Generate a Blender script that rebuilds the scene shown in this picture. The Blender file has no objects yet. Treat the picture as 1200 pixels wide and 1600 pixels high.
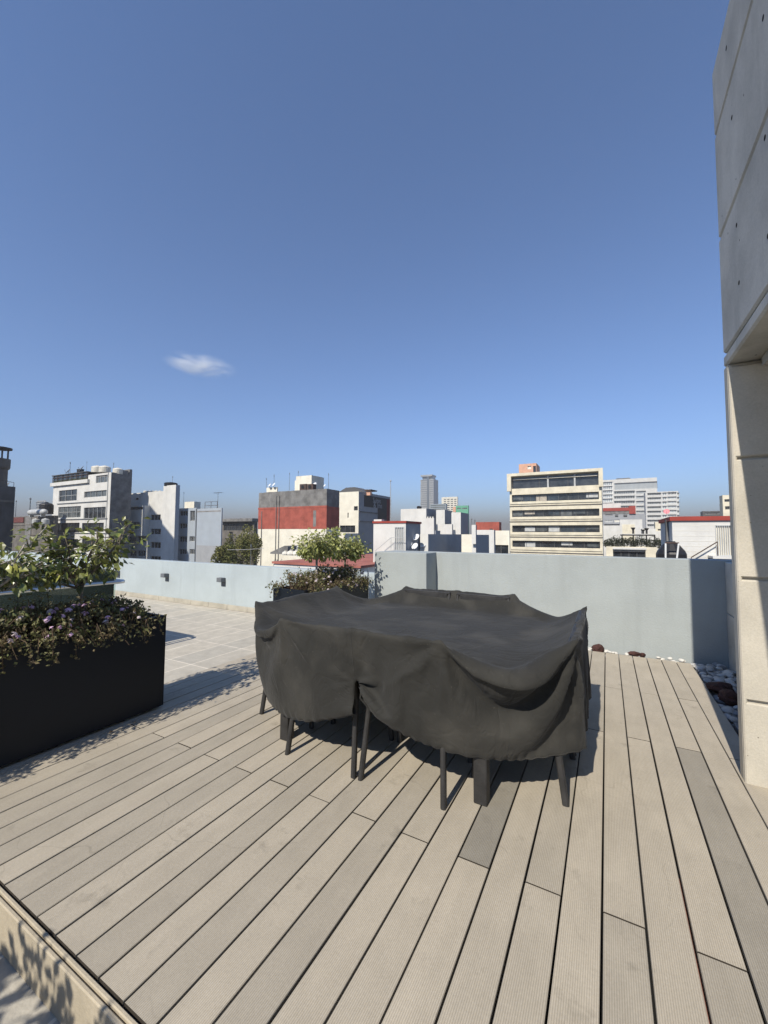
import bpy, bmesh, math, random
import numpy as np
from mathutils import Vector, Matrix
random.seed(7); rng = np.random.default_rng(7)
rad = math.radians
scene = bpy.context.scene
COL = scene.collection

# ------------------------------------------------------------------ camera
FPX, YAW, PITCH, ROLL, EYE = 633.57, rad(28.7346), rad(3.1606), rad(.35105), 1.5
cf = np.array([-math.sin(YAW)*math.cos(PITCH), math.cos(YAW)*math.cos(PITCH), math.sin(PITCH)])
_r = np.array([math.cos(YAW), math.sin(YAW), 0.]); _u = np.cross(_r, cf)
cr = _r*math.cos(ROLL)+_u*math.sin(ROLL); cu = -_r*math.sin(ROLL)+_u*math.cos(ROLL)
cam = bpy.data.cameras.new('camera'); camo = bpy.data.objects.new('camera', cam); COL.objects.link(camo)
cam.sensor_fit = 'HORIZONTAL'; cam.sensor_width = 36; cam.lens = 36*FPX/1200
cam.clip_start = .05; cam.clip_end = 20000
camo.matrix_world = Matrix(((cr[0], cu[0], -cf[0], 0), (cr[1], cu[1], -cf[1], 0), (cr[2], cu[2], -cf[2], EYE), (0, 0, 0, 1)))
scene.camera = camo

# ------------------------------------------------------------------ light
SUN_AZ, SUN_EL = rad(3.7), rad(42.5)
world = bpy.data.worlds.new('World'); scene.world = world; world.use_nodes = True
wn = world.node_tree; bg = wn.nodes['Background']
sky = wn.nodes.new('ShaderNodeTexSky'); sky.sky_type = 'NISHITA'; sky.sun_disc = False
sky.sun_elevation = SUN_EL; sky.sun_rotation = math.pi+SUN_AZ
sky.altitude = 2200; sky.air_density = 1.05; sky.dust_density = .8; sky.ozone_density = 7.0
wn.links.new(sky.outputs[0], bg.inputs[0]); bg.inputs[1].default_value = .14
sl = bpy.data.lights.new('sun', 'SUN'); so = bpy.data.objects.new('sun', sl); COL.objects.link(so)
sl.energy = 4.6; sl.angle = rad(.53); sl.color = (1, .93, .82)
ldir = Vector((math.sin(SUN_AZ)*math.cos(SUN_EL), math.cos(SUN_AZ)*math.cos(SUN_EL), -math.sin(SUN_EL)))
so.rotation_euler = ldir.to_track_quat('-Z', 'Y').to_euler()
scene.view_settings.view_transform = 'Standard'; scene.view_settings.look = 'None'
scene.view_settings.exposure = .5; scene.view_settings.gamma = 1
scene.cycles.max_bounces = 8; scene.cycles.transparent_max_bounces = 16
scene.cycles.use_denoising = True; scene.cycles.volume_bounces = 2

# ------------------------------------------------------------------ survey helpers: what a sight line through the photo meets
def sight(px, py): return cr*(px-600)/FPX - cu*(py-800)/FPX + cf
def kx(px, py=838.): d = sight(px, py); return d[0]/d[1]
def onY(px, py, Y): d = sight(px, py); t = Y/d[1]; return np.array([d[0]*t, Y, EYE+d[2]*t])
def onX(px, py, X): d = sight(px, py); t = X/d[0]; return np.array([X, d[1]*t, EYE+d[2]*t])
def onZ(px, py, z): d = sight(px, py); t = (z-EYE)/d[2]; return np.array([d[0]*t, d[1]*t, z])

# ------------------------------------------------------------------ object helpers
def tag(o, label=None, cat=None, group=None, kind=None):
    if label: o['label'] = label
    if cat: o['category'] = cat
    if group: o['group'] = group
    if kind: o['kind'] = kind
    return o
def thing(name, label, cat, loc=(0, 0, 0), rz=0, group=None):
    o = bpy.data.objects.new(name, None); COL.objects.link(o); o.location = [float(v) for v in loc]; o.rotation_euler.z = rz
    o.empty_display_size = .1
    return tag(o, label, cat, group)
class MB:
    def __init__(s): s.v = []; s.f = []; s.n = 0
    def add(s, verts, faces):
        b = s.n; s.v.append(np.asarray(verts, float).reshape(-1, 3)); s.n += len(verts)
        s.f.extend([tuple(i+b for i in f) for f in faces])
    def quad(s, a, b, c, d): s.add([a, b, c, d], [(0, 1, 2, 3)])
    def box(s, x0, x1, y0, y1, z0, z1):
        x0, x1 = min(x0, x1), max(x0, x1); y0, y1 = min(y0, y1), max(y0, y1); z0, z1 = min(z0, z1), max(z0, z1)
        s.add([(x0, y0, z0), (x1, y0, z0), (x1, y1, z0), (x0, y1, z0), (x0, y0, z1), (x1, y0, z1), (x1, y1, z1), (x0, y1, z1)],
              [(0, 3, 2, 1), (4, 5, 6, 7), (0, 1, 5, 4), (1, 2, 6, 5), (2, 3, 7, 6), (3, 0, 4, 7)])
    def cbox(s, x0, x1, y0, y1, z0, z1, c=.01):
        # box with chamfered edges: 24 vertices
        bm = bmesh.new(); bmesh.ops.create_cube(bm, size=1)
        for v in bm.verts: v.co = Vector(((x0+x1)/2+v.co.x*(x1-x0), (y0+y1)/2+v.co.y*(y1-y0), (z0+z1)/2+v.co.z*(z1-z0)))
        bmesh.ops.bevel(bm, geom=bm.edges[:], offset=c, segments=1, affect='EDGES')
        bm.verts.index_update(); s.add([tuple(v.co) for v in bm.verts], [tuple(v.index for v in f.verts) for f in bm.faces]); bm.free()
    def tube(s, p0, p1, r0, r1=None, n=8, caps=True, rect=None):
        r1 = r0 if r1 is None else r1
        p0, p1 = np.array(p0, float), np.array(p1, float); d = p1-p0; d = d/np.linalg.norm(d)
        a = np.cross(d, [0, 0, 1.]) if abs(d[2]) < .95 else np.cross(d, [1., 0, 0]); a /= np.linalg.norm(a); b = np.cross(d, a)
        vs = []
        for p, r in ((p0, r0), (p1, r1)):
            for i in range(n):
                t = 2*math.pi*i/n; vs.append(p+r*(math.cos(t)*a+math.sin(t)*b))
        fs = [(i, (i+1) % n, n+(i+1) % n, n+i) for i in range(n)]
        fs = [f[::-1] for f in fs]
        if caps: fs += [tuple(range(n)), tuple(range(2*n-1, n-1, -1))]
        s.add(vs, fs)
    def path(s, pts, rs, n=6):
        pts = [np.array(p, float) for p in pts]; vs = []
        for i, p in enumerate(pts):
            d = pts[min(i+1, len(pts)-1)]-pts[max(i-1, 0)]; d /= np.linalg.norm(d)+1e-9
            a = np.cross(d, [.3, .2, 1.]) if abs(d[2]) < .9 else np.cross(d, [1., .1, 0]); a /= np.linalg.norm(a); b = np.cross(d, a)
            r = rs[i] if hasattr(rs, '__len__') else rs
            vs += [p+r*(math.cos(2*math.pi*k/n)*a+math.sin(2*math.pi*k/n)*b) for k in range(n)]
        fs = []
        for i in range(len(pts)-1):
            for k in range(n): fs.append((i*n+k, (i+1)*n+k, (i+1)*n+(k+1) % n, i*n+(k+1) % n))
        fs += [tuple(range(n)), tuple(range(len(pts)*n-1, (len(pts)-1)*n-1, -1))]
        s.add(vs, fs)
    def lathe(s, c, prof, n=20):
        c = np.array(c, float); vs = []
        for r, z in prof: vs += [c+np.array([r*math.cos(2*math.pi*k/n), r*math.sin(2*math.pi*k/n), z]) for k in range(n)]
        fs = []
        for i in range(len(prof)-1):
            for k in range(n): fs.append((i*n+k, i*n+(k+1) % n, (i+1)*n+(k+1) % n, (i+1)*n+k))
        fs += [tuple(range(n-1, -1, -1)), tuple((len(prof)-1)*n+k for k in range(n))]
        s.add(vs, fs)
    def prism(s, poly, axis, a0, a1):
        # poly: 2-D outline; axis 'x' -> (y,z), 'y' -> (x,z), 'z' -> (x,y)
        n = len(poly); f = {'x': lambda p, a: (a, p[0], p[1]), 'y': lambda p, a: (p[0], a, p[1]), 'z': lambda p, a: (p[0], p[1], a)}[axis]
        s.add([f(p, a0) for p in poly]+[f(p, a1) for p in poly],
              [tuple(range(n)), tuple(range(2*n-1, n-1, -1))]+[(i, n+i, n+(i+1) % n, (i+1) % n) for i in range(n)])
    def facade(s, P, a0, a1, z0, z1, holes, dep):
        A = sorted({a0, a1, *[v for h in holes for v in h[:2]]}); Z = sorted({z0, z1, *[v for h in holes for v in h[2:4]]})
        A = [a for a in A if a0-1e-6 <= a <= a1+1e-6]; Z = [z for z in Z if z0-1e-6 <= z <= z1+1e-6]
        for i in range(len(A)-1):
            for j in range(len(Z)-1):
                ca, cz = (A[i]+A[i+1])/2, (Z[j]+Z[j+1])/2
                if any(h[0] < ca < h[1] and h[2] < cz < h[3] for h in holes): continue
                s.quad(P(A[i], Z[j], 0), P(A[i+1], Z[j], 0), P(A[i+1], Z[j+1], 0), P(A[i], Z[j+1], 0))
        for h in holes:
            a, b, c, d = h[:4]
            s.quad(P(a, c, 0), P(b, c, 0), P(b, c, dep), P(a, c, dep)); s.quad(P(a, d, dep), P(b, d, dep), P(b, d, 0), P(a, d, 0))
            s.quad(P(a, c, dep), P(a, d, dep), P(a, d, 0), P(a, c, 0)); s.quad(P(b, c, 0), P(b, d, 0), P(b, d, dep), P(b, c, dep))
    def build(s, name, m, parent=None, smooth=False, recalc=False, local=False):
        off = np.zeros(3); p = parent
        if not local:
            while p is not None: off += np.array(p.location); p = p.parent
        V = np.concatenate(s.v)-off; me = bpy.data.meshes.new(name)
        me.from_pydata(V.tolist(), [], s.f); me.update()
        if recalc:
            bm = bmesh.new(); bm.from_mesh(me); bmesh.ops.recalc_face_normals(bm, faces=bm.faces[:]); bm.to_mesh(me); bm.free()
        if smooth: me.polygons.foreach_set('use_smooth', [True]*len(me.polygons))
        me.materials.append(m)
        o = bpy.data.objects.new(name, me); COL.objects.link(o); o.parent = parent
        return o
def part(name, m, parent, *boxes, **kw):
    mb = MB()
    for b in boxes: mb.box(*b)
    return mb.build(name, m, parent, **kw)
def copy_tree(o, parent=None):
    c = o.copy(); COL.objects.link(c); c.parent = parent
    for ch in list(o.children): copy_tree(ch, c)
    return c

# ------------------------------------------------------------------ materials
MATS = {}
def mat(name, col, rough=.8, var=.12, scale=2., col2=None, streak=0, bump=0, bscale=60, metal=0, spec=.35, fine=.06, spots=None, transl=0, island=0, coat=0):
    m = bpy.data.materials.new(name); m.use_nodes = True; MATS[name] = m; nt = m.node_tree; N = nt.nodes; L = nt.links
    b = N['Principled BSDF']; b.inputs['Roughness'].default_value = rough; b.inputs['Metallic'].default_value = metal
    b.inputs['Specular IOR Level'].default_value = spec; b.inputs['Coat Weight'].default_value = coat
    tc = N.new('ShaderNodeTexCoord'); geo = N.new('ShaderNodeNewGeometry')
    c2 = col2 if col2 else tuple(max(0, c*(1-2.2*var)) for c in col)
    def noise(sc, det=5, ro=.6, vec=None):
        n = N.new('ShaderNodeTexNoise'); n.inputs['Scale'].default_value = sc; n.inputs['Detail'].default_value = det; n.inputs['Roughness'].default_value = ro
        L.new(vec if vec else tc.outputs['Object'], n.inputs['Vector']); return n.outputs[0]
    def ramp(inp, a, bb):
        r = N.new('ShaderNodeMapRange'); r.inputs[1].default_value = a; r.inputs[2].default_value = bb; L.new(inp, r.inputs[0]); return r.outputs[0]
    def mix(fac, A, B, mode='MIX'):
        x = N.new('ShaderNodeMix'); x.data_type = 'RGBA'; x.blend_type = mode
        if hasattr(fac, 'is_linked'): L.new(fac, x.inputs[0])
        else: x.inputs[0].default_value = fac
        for s, k in ((A, 6), (B, 7)):
            if hasattr(s, 'is_linked'): L.new(s, x.inputs[k])
            else: x.inputs[k].default_value = (*s[:3], 1)
        return x.outputs[2]
    c = mix(ramp(noise(scale), .38, .66), col, c2)
    if streak:
        mp = N.new('ShaderNodeMapping'); mp.inputs['Scale'].default_value = (1, 1, .09); L.new(tc.outputs['Object'], mp.inputs[0])
        c = mix(ramp(noise(scale*3, 6, .7, mp.outputs[0]), .52, .75), c, tuple(x*(1-streak) for x in col))
    if fine:
        f = noise(bscale, 3); g = ramp(f, .25, .75)
        x = N.new('ShaderNodeMapRange'); x.inputs[3].default_value = 1-fine; x.inputs[4].default_value = 1+fine; L.new(g, x.inputs[0])
        cc = N.new('ShaderNodeCombineColor'); [L.new(x.outputs[0], cc.inputs[i]) for i in range(3)]
        c = mix(1., c, cc.outputs[0], 'MULTIPLY')
    if island:
        x = N.new('ShaderNodeMapRange'); x.inputs[3].default_value = 1-island; x.inputs[4].default_value = 1+island; L.new(geo.outputs['Random Per Island'], x.inputs[0])
        cc = N.new('ShaderNodeCombineColor'); [L.new(x.outputs[0], cc.inputs[i]) for i in range(3)]
        c = mix(1., c, cc.outputs[0], 'MULTIPLY')
    if spots:   # (scale, size, colour): sparse small dark pits
        v = N.new('ShaderNodeTexVoronoi'); v.inputs['Scale'].default_value = spots[0]; L.new(tc.outputs['Object'], v.inputs['Vector'])
        lt = N.new('ShaderNodeMath'); lt.operation = 'LESS_THAN'; L.new(v.outputs['Distance'], lt.inputs[0]); lt.inputs[1].default_value = spots[1]
        c = mix(lt.outputs[0], c, spots[2])
    L.new(c, b.inputs['Base Color'])
    if bump:
        bp = N.new('ShaderNodeBump'); bp.inputs['Strength'].default_value = bump; bp.inputs['Distance'].default_value = .02
        L.new(noise(bscale, 6, .65), bp.inputs['Height']); L.new(bp.outputs[0], b.inputs['Normal'])
    if transl:
        t = N.new('ShaderNodeBsdfTranslucent'); L.new(c, t.inputs[0]); mx = N.new('ShaderNodeMixShader'); mx.inputs[0].default_value = transl
        L.new(b.outputs[0], mx.inputs[1]); L.new(t.outputs[0], mx.inputs[2]); L.new(mx.outputs[0], N['Material Output'].inputs[0])
    m['mix'] = 1
    return m
def M(n): return MATS[n]
mat('paint_grey', (.335, .365, .36), .75, .05, 1.6, streak=.13, bump=.22, bscale=45, fine=.03)
mat('paint_pale', (.385, .435, .445), .75, .05, 1.3, streak=.16, bump=.18, bscale=45, fine=.03)
mat('concrete', (.50, .488, .445),   .85, .15, 1.6, streak=.28, bump=.15, bscale=70, fine=.08, spots=(8, .05, (.06, .06, .055)))
mat('concrete_warm', (.52, .48, .395), .85, .09, 2.2, streak=.14, bump=.12, bscale=95, fine=.09, spots=(13, .045, (.16, .14, .11)))
mat('stone_grey', (.30, .30, .30), .8, .2, 3, bump=.3)
mat('curb_stone', (.42, .39, .32), .8, .12, 3, bump=.3)
mat('planter_metal', (.005, .0085, .014), .5, .06, 3, bump=.04, bscale=90, spec=.3, fine=.03)
mat('soil', (.05, .035, .025), .95, .2, 20, bump=.6)
mat('charcoal', (.035, .034, .033), .55, .2, 12, streak=.2, bump=.15, bscale=80)
mat('steel', (.62, .63, .63), .28, .03, 5, metal=1, fine=.02)
mat('aluminium', (.55, .56, .57), .4, .05, 5, metal=.8)
mat('lamp_grey', (.14, .15, .16), .5, .05, 8)
mat('white_paint', (.62, .61, .57), .7, .07, .6, streak=.25, fine=.03, bscale=6)
mat('cream_paint', (.74, .70, .58), .75, .07, .7, streak=.15, fine=.03, bscale=6)
mat('beige_concrete', (.70, .64, .49), .8, .10, .8, streak=.12, fine=.05, bscale=5)
mat('grey_wall_and_side_shade', (.31, .32, .33), .8, .06, .8, streak=.08, fine=.03, bscale=6)  # real grey of some walls; painted-in side shade on the white houses
mat('shaded_wall_tone', (.34, .38, .42), .8, .06, .5, streak=.1, fine=.03, bscale=6)  # bluish grey stands in for shade over flats and the stair tower side
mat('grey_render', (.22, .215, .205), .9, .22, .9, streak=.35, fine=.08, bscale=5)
mat('brown_concrete', (.17, .155, .135), .9, .22, .6, streak=.35, fine=.08, bscale=5)
mat('dark_concrete', (.10, .10, .10), .9, .25, .5, streak=.45, fine=.08, bscale=4)
mat('red_paint', (.37, .095, .068), .8, .16, 1.0, streak=.30, fine=.06, bscale=5)
mat('dull_red', (.15, .05, .045), .85, .15, 2, streak=.2)
mat('dry_leaf', (.22, .13, .06), .8, .3, 30, island=.4)
mat('red_trim', (.32, .05, .035), .75, .1, 1.5, streak=.1, fine=.04, bscale=8)
mat('red_roof', (.36, .13, .10), .85, .14, .6, fine=.06, bscale=5)
mat('pink_brick', (.62, .36, .25), .85, .1, 2)
mat('black_sign', (.022, .024, .028), .6, .1, 1)
mat('old_white', (.40, .40, .40), .8, .15, 3)
mat('tower_panel', (.36, .37, .37), .5, .08, .05, fine=0)
mat('tower_glass', (.10, .125, .15), .2, .05, .05, spec=.6, fine=0)
mat('pale_glass', (.30, .34, .36), .25, .10, .12, spec=.6, fine=0)
mat('green_paint', (.13, .36, .24), .7, .06, .3, fine=0)
mat('roofing', (.30, .29, .28), .9, .2, .8)
mat('asphalt', (.05, .05, .05), .9, .2, .05)
mat('black_plastic', (.018, .018, .020), .45, .1, 4)
mat('tank_white', (.70, .67, .58), .6, .1, 2, streak=.3)
mat('tank_grey', (.45, .46, .45), .5, .1, 2, streak=.2)
mat('dish_white', (.75, .76, .76), .5, .04, 5)
mat('dish_pink', (.68, .23, .25), .6, .06, 4)
mat('rust_iron', (.09, .06, .05), .8, .2, 6)
mat('white_iron', (.75, .75, .72), .5, .05, 6)
mat('curtain', (.42, .38, .32), .9, .15, 5)
mat('window_frame', (.10, .10, .10), .5, .1, 4)
mat('pale_frame', (.45, .46, .45), .5, .05, 4)
mat('trunk_bark', (.22, .19, .15), .9, .25, 30, bump=.5, bscale=90)
mat('pale_bark', (.46, .42, .36), .9, .2, 30, bump=.4, bscale=90)
mat('ficus_leaf', (.085, .12, .035), .30, .3, 5, col2=(.30, .30, .08), transl=.30, island=.6, spec=.5, fine=0)
mat('ficus_leaf_light', (.24, .27, .075), .40, .3, 5, col2=(.42, .42, .16), transl=.38, island=.45, spec=.5, fine=0)
mat('lantana_leaf', (.13, .15, .055), .6, .3, 9, col2=(.19, .14, .075), transl=.2, island=.55, fine=0)
mat('lantana_stem', (.11, .075, .045), .9, .2, 20)
mat('lilac_petal', (.70, .44, .70), .7, .1, 60, col2=(.78, .58, .74), transl=.25, island=.2, fine=0)
mat('pale_petal', (.70, .60, .62), .7, .1, 60, transl=.25, island=.2, fine=0)
mat('city_leaf', (.12, .135, .04), .8, .3, .8, col2=(.20, .18, .06), transl=.25, island=.5, fine=0)
mat('hedge_leaf', (.040, .050, .024), .8, .3, .8, transl=.15, island=.5, fine=0)
mat('pebble_white', (.58, .56, .51), .6, .12, 14, island=.15)
mat('pebble_grey', (.60, .61, .60), .6, .12, 14)
mat('red_stone', (.075, .032, .026), .85, .3, 18, bump=.6, bscale=50)
mat('joist', (.22, .095, .07), .8, .2, 10)
mat('under_black', (.008, .008, .008), .95, 0, 3)
def glass_mat(name, tint, dark, refl=.12):
    m = bpy.data.materials.new(name); m.use_nodes = True; MATS[name] = m; nt = m.node_tree; N = nt.nodes; L = nt.links
    N.remove(N['Principled BSDF'])
    tr = N.new('ShaderNodeBsdfTransparent'); tr.inputs[0].default_value = (*tint, 1)
    gl = N.new('ShaderNodeBsdfGlossy'); gl.inputs[0].default_value = (*dark, 1); gl.inputs[1].default_value = .02
    fr = N.new('ShaderNodeFresnel'); fr.inputs[0].default_value = 1.5
    ad = N.new('ShaderNodeMath'); ad.inputs[1].default_value = refl; L.new(fr.outputs[0], ad.inputs[0])
    mx = N.new('ShaderNodeMixShader'); L.new(ad.outputs[0], mx.inputs[0]); L.new(tr.outputs[0], mx.inputs[1]); L.new(gl.outputs[0], mx.inputs[2])
    L.new(mx.outputs[0], N['Material Output'].inputs[0]); return m
glass_mat('clear_glass', (.82, .90, .88), (.8, .9, .9), .0)
glass_mat('dark_reflection_glass', (.10, .15, .155), (.25, .3, .3), .04)  # tint darkened to imitate a dark building mirrored in these panes
def pane_mat(name, col, col2, sc=.9):
    m = mat(name, col, .06, .1, sc, col2=col2, spec=.7, fine=0); return m
pane_mat('pane_dark', (.015, .018, .022), (.05, .055, .06))
pane_mat('pane_mid', (.05, .06, .065), (.14, .15, .15))
pane_mat('pane_blue', (.02, .03, .04), (.05, .065, .08))

# ------------------------------------------------------------------ deck of grooved boards
def deck_material():
    m = bpy.data.materials.new('deck_board'); m.use_nodes = True; nt = m.node_tree; N = nt.nodes; L = nt.links; b = N['Principled BSDF']
    b.inputs['Roughness'].default_value = .75; b.inputs['Specular IOR Level'].default_value = .25
    tc = N.new('ShaderNodeTexCoord'); at = N.new('ShaderNodeAttribute'); at.attribute_name = 'tone'
    def noise(sc, det, mp=None):
        n = N.new('ShaderNodeTexNoise'); n.inputs['Scale'].default_value = sc; n.inputs['Detail'].default_value = det; n.inputs['Roughness'].default_value = .65
        if mp:
            k = N.new('ShaderNodeMapping'); k.inputs['Scale'].default_value = mp; L.new(tc.outputs['Object'], k.inputs[0]); L.new(k.outputs[0], n.inputs['Vector'])
        else: L.new(tc.outputs['Object'], n.inputs['Vector'])
        return n.outputs[0]
    def rng_(i, a, b_, c, d):
        r = N.new('ShaderNodeMapRange'); L.new(i, r.inputs[0])
        for k, v in zip((1, 2, 3, 4), (a, b_, c, d)): r.inputs[k].default_value = v
        return r.outputs[0]
    def mul(a, b_):
        x = N.new('ShaderNodeMath'); x.operation = 'MULTIPLY'; L.new(a, x.inputs[0]); L.new(b_, x.inputs[1]); return x.outputs[0]
    sx = N.new('ShaderNodeSeparateXYZ'); L.new(tc.outputs['Object'], sx.inputs[0])
    def saw(per):
        a = N.new('ShaderNodeMath'); a.operation = 'MULTIPLY'; a.inputs[1].default_value = 2*math.pi/per; L.new(sx.outputs[0], a.inputs[0])
        s = N.new('ShaderNodeMath'); s.operation = 'SINE'; L.new(a.outputs[0], s.inputs[0]); return s.outputs[0]
    g = saw(.0072)
    v = mul(rng_(noise(2.2, 6), .3, .7, .90, 1.07), rng_(noise(14, 6, (1, .25, 1)), .3, .7, .93, 1.05))
    v = mul(v, rng_(noise(90, 4), .3, .7, .92, 1.06)); v = mul(v, rng_(g, -1, .2, .78, 1.03))
    # scuffs: thin darker scratch rings
    w = N.new('ShaderNodeTexVoronoi'); w.feature = 'DISTANCE_TO_EDGE'; w.inputs['Scale'].default_value = 2.2; w.inputs['Randomness'].default_value = 1
    nz = N.new('ShaderNodeTexNoise'); nz.inputs['Scale'].default_value = 2.5; L.new(tc.outputs['Object'], nz.inputs['Vector'])
    mv = N.new('ShaderNodeMix'); mv.data_type = 'VECTOR'; mv.inputs[0].default_value = .35; L.new(tc.outputs['Object'], mv.inputs[4]); L.new(nz.outputs[1], mv.inputs[5]); L.new(mv.outputs[1], w.inputs['Vector'])
    sc = rng_(w.outputs[0], 0, .006, 1, 0); sm = rng_(noise(1.3, 3), .48, .60, 0, .2); sub = mul(sc, sm)
    inv = N.new('ShaderNodeMath'); inv.operation = 'SUBTRACT'; inv.inputs[0].default_value = 1; L.new(sub, inv.inputs[1]); v = mul(v, inv.outputs[0])
    # stains
    st = rng_(noise(4.5, 5), .61, .72, 1, .76); v = mul(v, st)
    mx = N.new('ShaderNodeMix'); mx.data_type = 'RGBA'; L.new(at.outputs['Fac'], mx.inputs[0]); mx.inputs[6].default_value = (.445, .395, .312, 1); mx.inputs[7].default_value = (.26, .24, .20, 1)
    cc = N.new('ShaderNodeCombineColor'); [L.new(v, cc.inputs[i]) for i in range(3)]
    ml = N.new('ShaderNodeMix'); ml.data_type = 'RGBA'; ml.blend_type = 'MULTIPLY'; ml.inputs[0].default_value = 1; L.new(mx.outputs[2], ml.inputs[6]); L.new(cc.outputs[0], ml.inputs[7])
    L.new(ml.outputs[2], b.inputs['Base Color'])
    bp = N.new('ShaderNodeBump'); bp.inputs['Strength'].default_value = .35; bp.inputs['Distance'].default_value = .0015; L.new(g, bp.inputs['Height']); L.new(bp.outputs[0], b.inputs['Normal'])
    return m
DECK = deck_material()
Y0D, Y1D = .814, 6.03
mb = MB(); tones = []
P_, G_ = .149, .0088
edges = [.102+P_*k for k in range(-27, 12)]
for k, x0 in enumerate(edges[:-1]):
    idx = k-27; x0 = x0+G_/2; x1 = edges[k+1]-G_/2
    if x1 < -3.9: continue
    ya, yb = Y0D, Y1D
    if x0 > .84: yb = 3.30
    cuts = [ya]+[c+random.uniform(-.006, .006) for c in ((1.915, 4.685) if idx % 2 else (3.615,)) if c < yb]+[yb]
    for j in range(len(cuts)-1):
        c = .0025
        z = random.uniform(-.0015, .0008)
        a, b = x0+random.uniform(-.0008, .0008), x1+random.uniform(-.0008, .0008)
        mb.prism([(a, -.024), (a, z-c), (a+c, z), (b-c, z), (b, z-c), (b, -.024)], 'y', cuts[j]+.0036, cuts[j+1]-.0036)
        t = random.random(); t = t*t*.38
        if idx == -5 and j == 1: t = .95
        if idx == 2 and j == 0: t = .7
        if idx in (-12, -16, -8, -20): t = max(t, .34)
        if idx == -1 and j == 0: t = .3
        tones.append(t)
mb_n = len(mb.f)
deck = mb.build('deck', DECK); deck.data.materials.append(mat('board_end', (.045, .037, .028), .95, .2, 30)); deck.data.polygons.foreach_set('material_index', [1 if i % 8 < 2 else 0 for i in range(len(deck.data.polygons))]); tag(deck, kind='structure')  # ends coloured dark to carry the shadow in the narrow joints, and their dirt
at = deck.data.attributes.new('tone', 'FLOAT', 'FACE'); nf = mb_n//len(tones)
at.data.foreach_set('value', np.repeat(np.array(tones), nf).astype(np.float32))
# fascia board and its cap at the near end, dark void under the boards
mb = MB(); mb.cbox(-3.9, 1.6, Y0D-.019, Y0D-.0055, -.10, -.001, .003)
mb.cbox(-3.9, 1.6, Y0D-.040, Y0D-.024, -.183, -.005, .004)
mb.box(-3.9, 1.6, Y0D-.0235, Y0D-.0195, -.18, -.04)
fas = mb.build('deck_fascia', mat('fascia_board', (.42, .365, .27), .8, .10, 4, bump=.2, bscale=60, streak=.1)); tag(fas, kind='structure')
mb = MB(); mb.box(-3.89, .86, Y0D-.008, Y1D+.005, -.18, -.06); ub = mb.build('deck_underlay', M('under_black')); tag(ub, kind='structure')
mb = MB(); mb.box(.102+P_-.02, .102+P_+.001, .9, 1.45, -.058, -.0255); mb.box(.102+P_-.02, .102+P_+.001, 1.55, 2.3, -.058, -.0255); mb.box(-.065, -.035, .86, .95, -.058, -.0255); jo = mb.build('deck_joist', M('joist')); tag(jo, kind='structure')

# ------------------------------------------------------------------ terrace floor, roof slab
def tile_material():
    m = bpy.data.materials.new('stone_tile'); m.use_nodes = True; nt = m.node_tree; N = nt.nodes; L = nt.links; b = N['Principled BSDF']
    b.inputs['Roughness'].default_value = .8; b.inputs['Specular IOR Level'].default_value = .3
    tc = N.new('ShaderNodeTexCoord'); mp = N.new('ShaderNodeMapping'); mp.inputs['Location'].default_value = (4.72+43, -3.47+83, 0); L.new(tc.outputs['Object'], mp.inputs[0])
    br = N.new('ShaderNodeTexBrick'); br.offset = 0; br.inputs['Scale'].default_value = 1; br.inputs['Brick Width'].default_value = .43; br.inputs['Row Height'].default_value = .83
    br.inputs['Mortar Size'].default_value = .009; br.inputs['Mortar Smooth'].default_value = .3; br.inputs['Bias'].default_value = 0
    br.inputs[1].default_value = (.475, .435, .36, 1); br.inputs[2].default_value = (.40, .375, .32, 1); br.inputs[3].default_value = (.66, .60, .50, 1)
    L.new(mp.outputs[0], br.inputs[0])
    n = N.new('ShaderNodeTexNoise'); n.inputs['Scale'].default_value = 6; n.inputs['Detail'].default_value = 7; n.inputs['Roughness'].default_value = .7; L.new(tc.outputs['Object'], n.inputs['Vector'])
    r = N.new('ShaderNodeMapRange'); r.inputs[1].default_value = .3; r.inputs[2].default_value = .7; r.inputs[3].default_value = .82; r.inputs[4].default_value = 1.1; L.new(n.outputs[0], r.inputs[0])
    cc = N.new('ShaderNodeCombineColor'); [L.new(r.outputs[0], cc.inputs[i]) for i in range(3)]
    ml = N.new('ShaderNodeMix'); ml.data_type = 'RGBA'; ml.blend_type = 'MULTIPLY'; ml.inputs[0].default_value = 1; L.new(br.outputs[0], ml.inputs[6]); L.new(cc.outputs[0], ml.inputs[7]); L.new(ml.outputs[2], b.inputs['Base Color'])
    n2 = N.new('ShaderNodeTexNoise'); n2.inputs['Scale'].default_value = 55; n2.inputs['Detail'].default_value = 6; L.new(tc.outputs['Object'], n2.inputs['Vector'])
    bp = N.new('ShaderNodeBump'); bp.inputs['Strength'].default_value = .3; bp.inputs['Distance'].default_value = .01; L.new(n2.outputs[0], bp.inputs['Height']); L.new(bp.outputs[0], b.inputs['Normal'])
    return m
part_ = part('terrace_floor', tile_material(), None, (-24, 6, -7, 7.0, -.6, -.184)); tag(part_, kind='structure')
slab = part('roof_slab', M('concrete'), None, (-24, 6, -7, 7.0, -18, -.604)); tag(slab, kind='structure')
gr = part('ground', M('asphalt'), None, (-9000, 9000, -6000, 12000, -18.5, -18.0)); tag(gr, kind='structure')
bed = part('gravel_bed', M('stone_grey'), None, (.875, 1.23, 4.36, 6.23, -.18, -.07), (-3.3, .87, 6.04, 6.24, -.18, -.05)); tag(bed, kind='structure')

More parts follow.
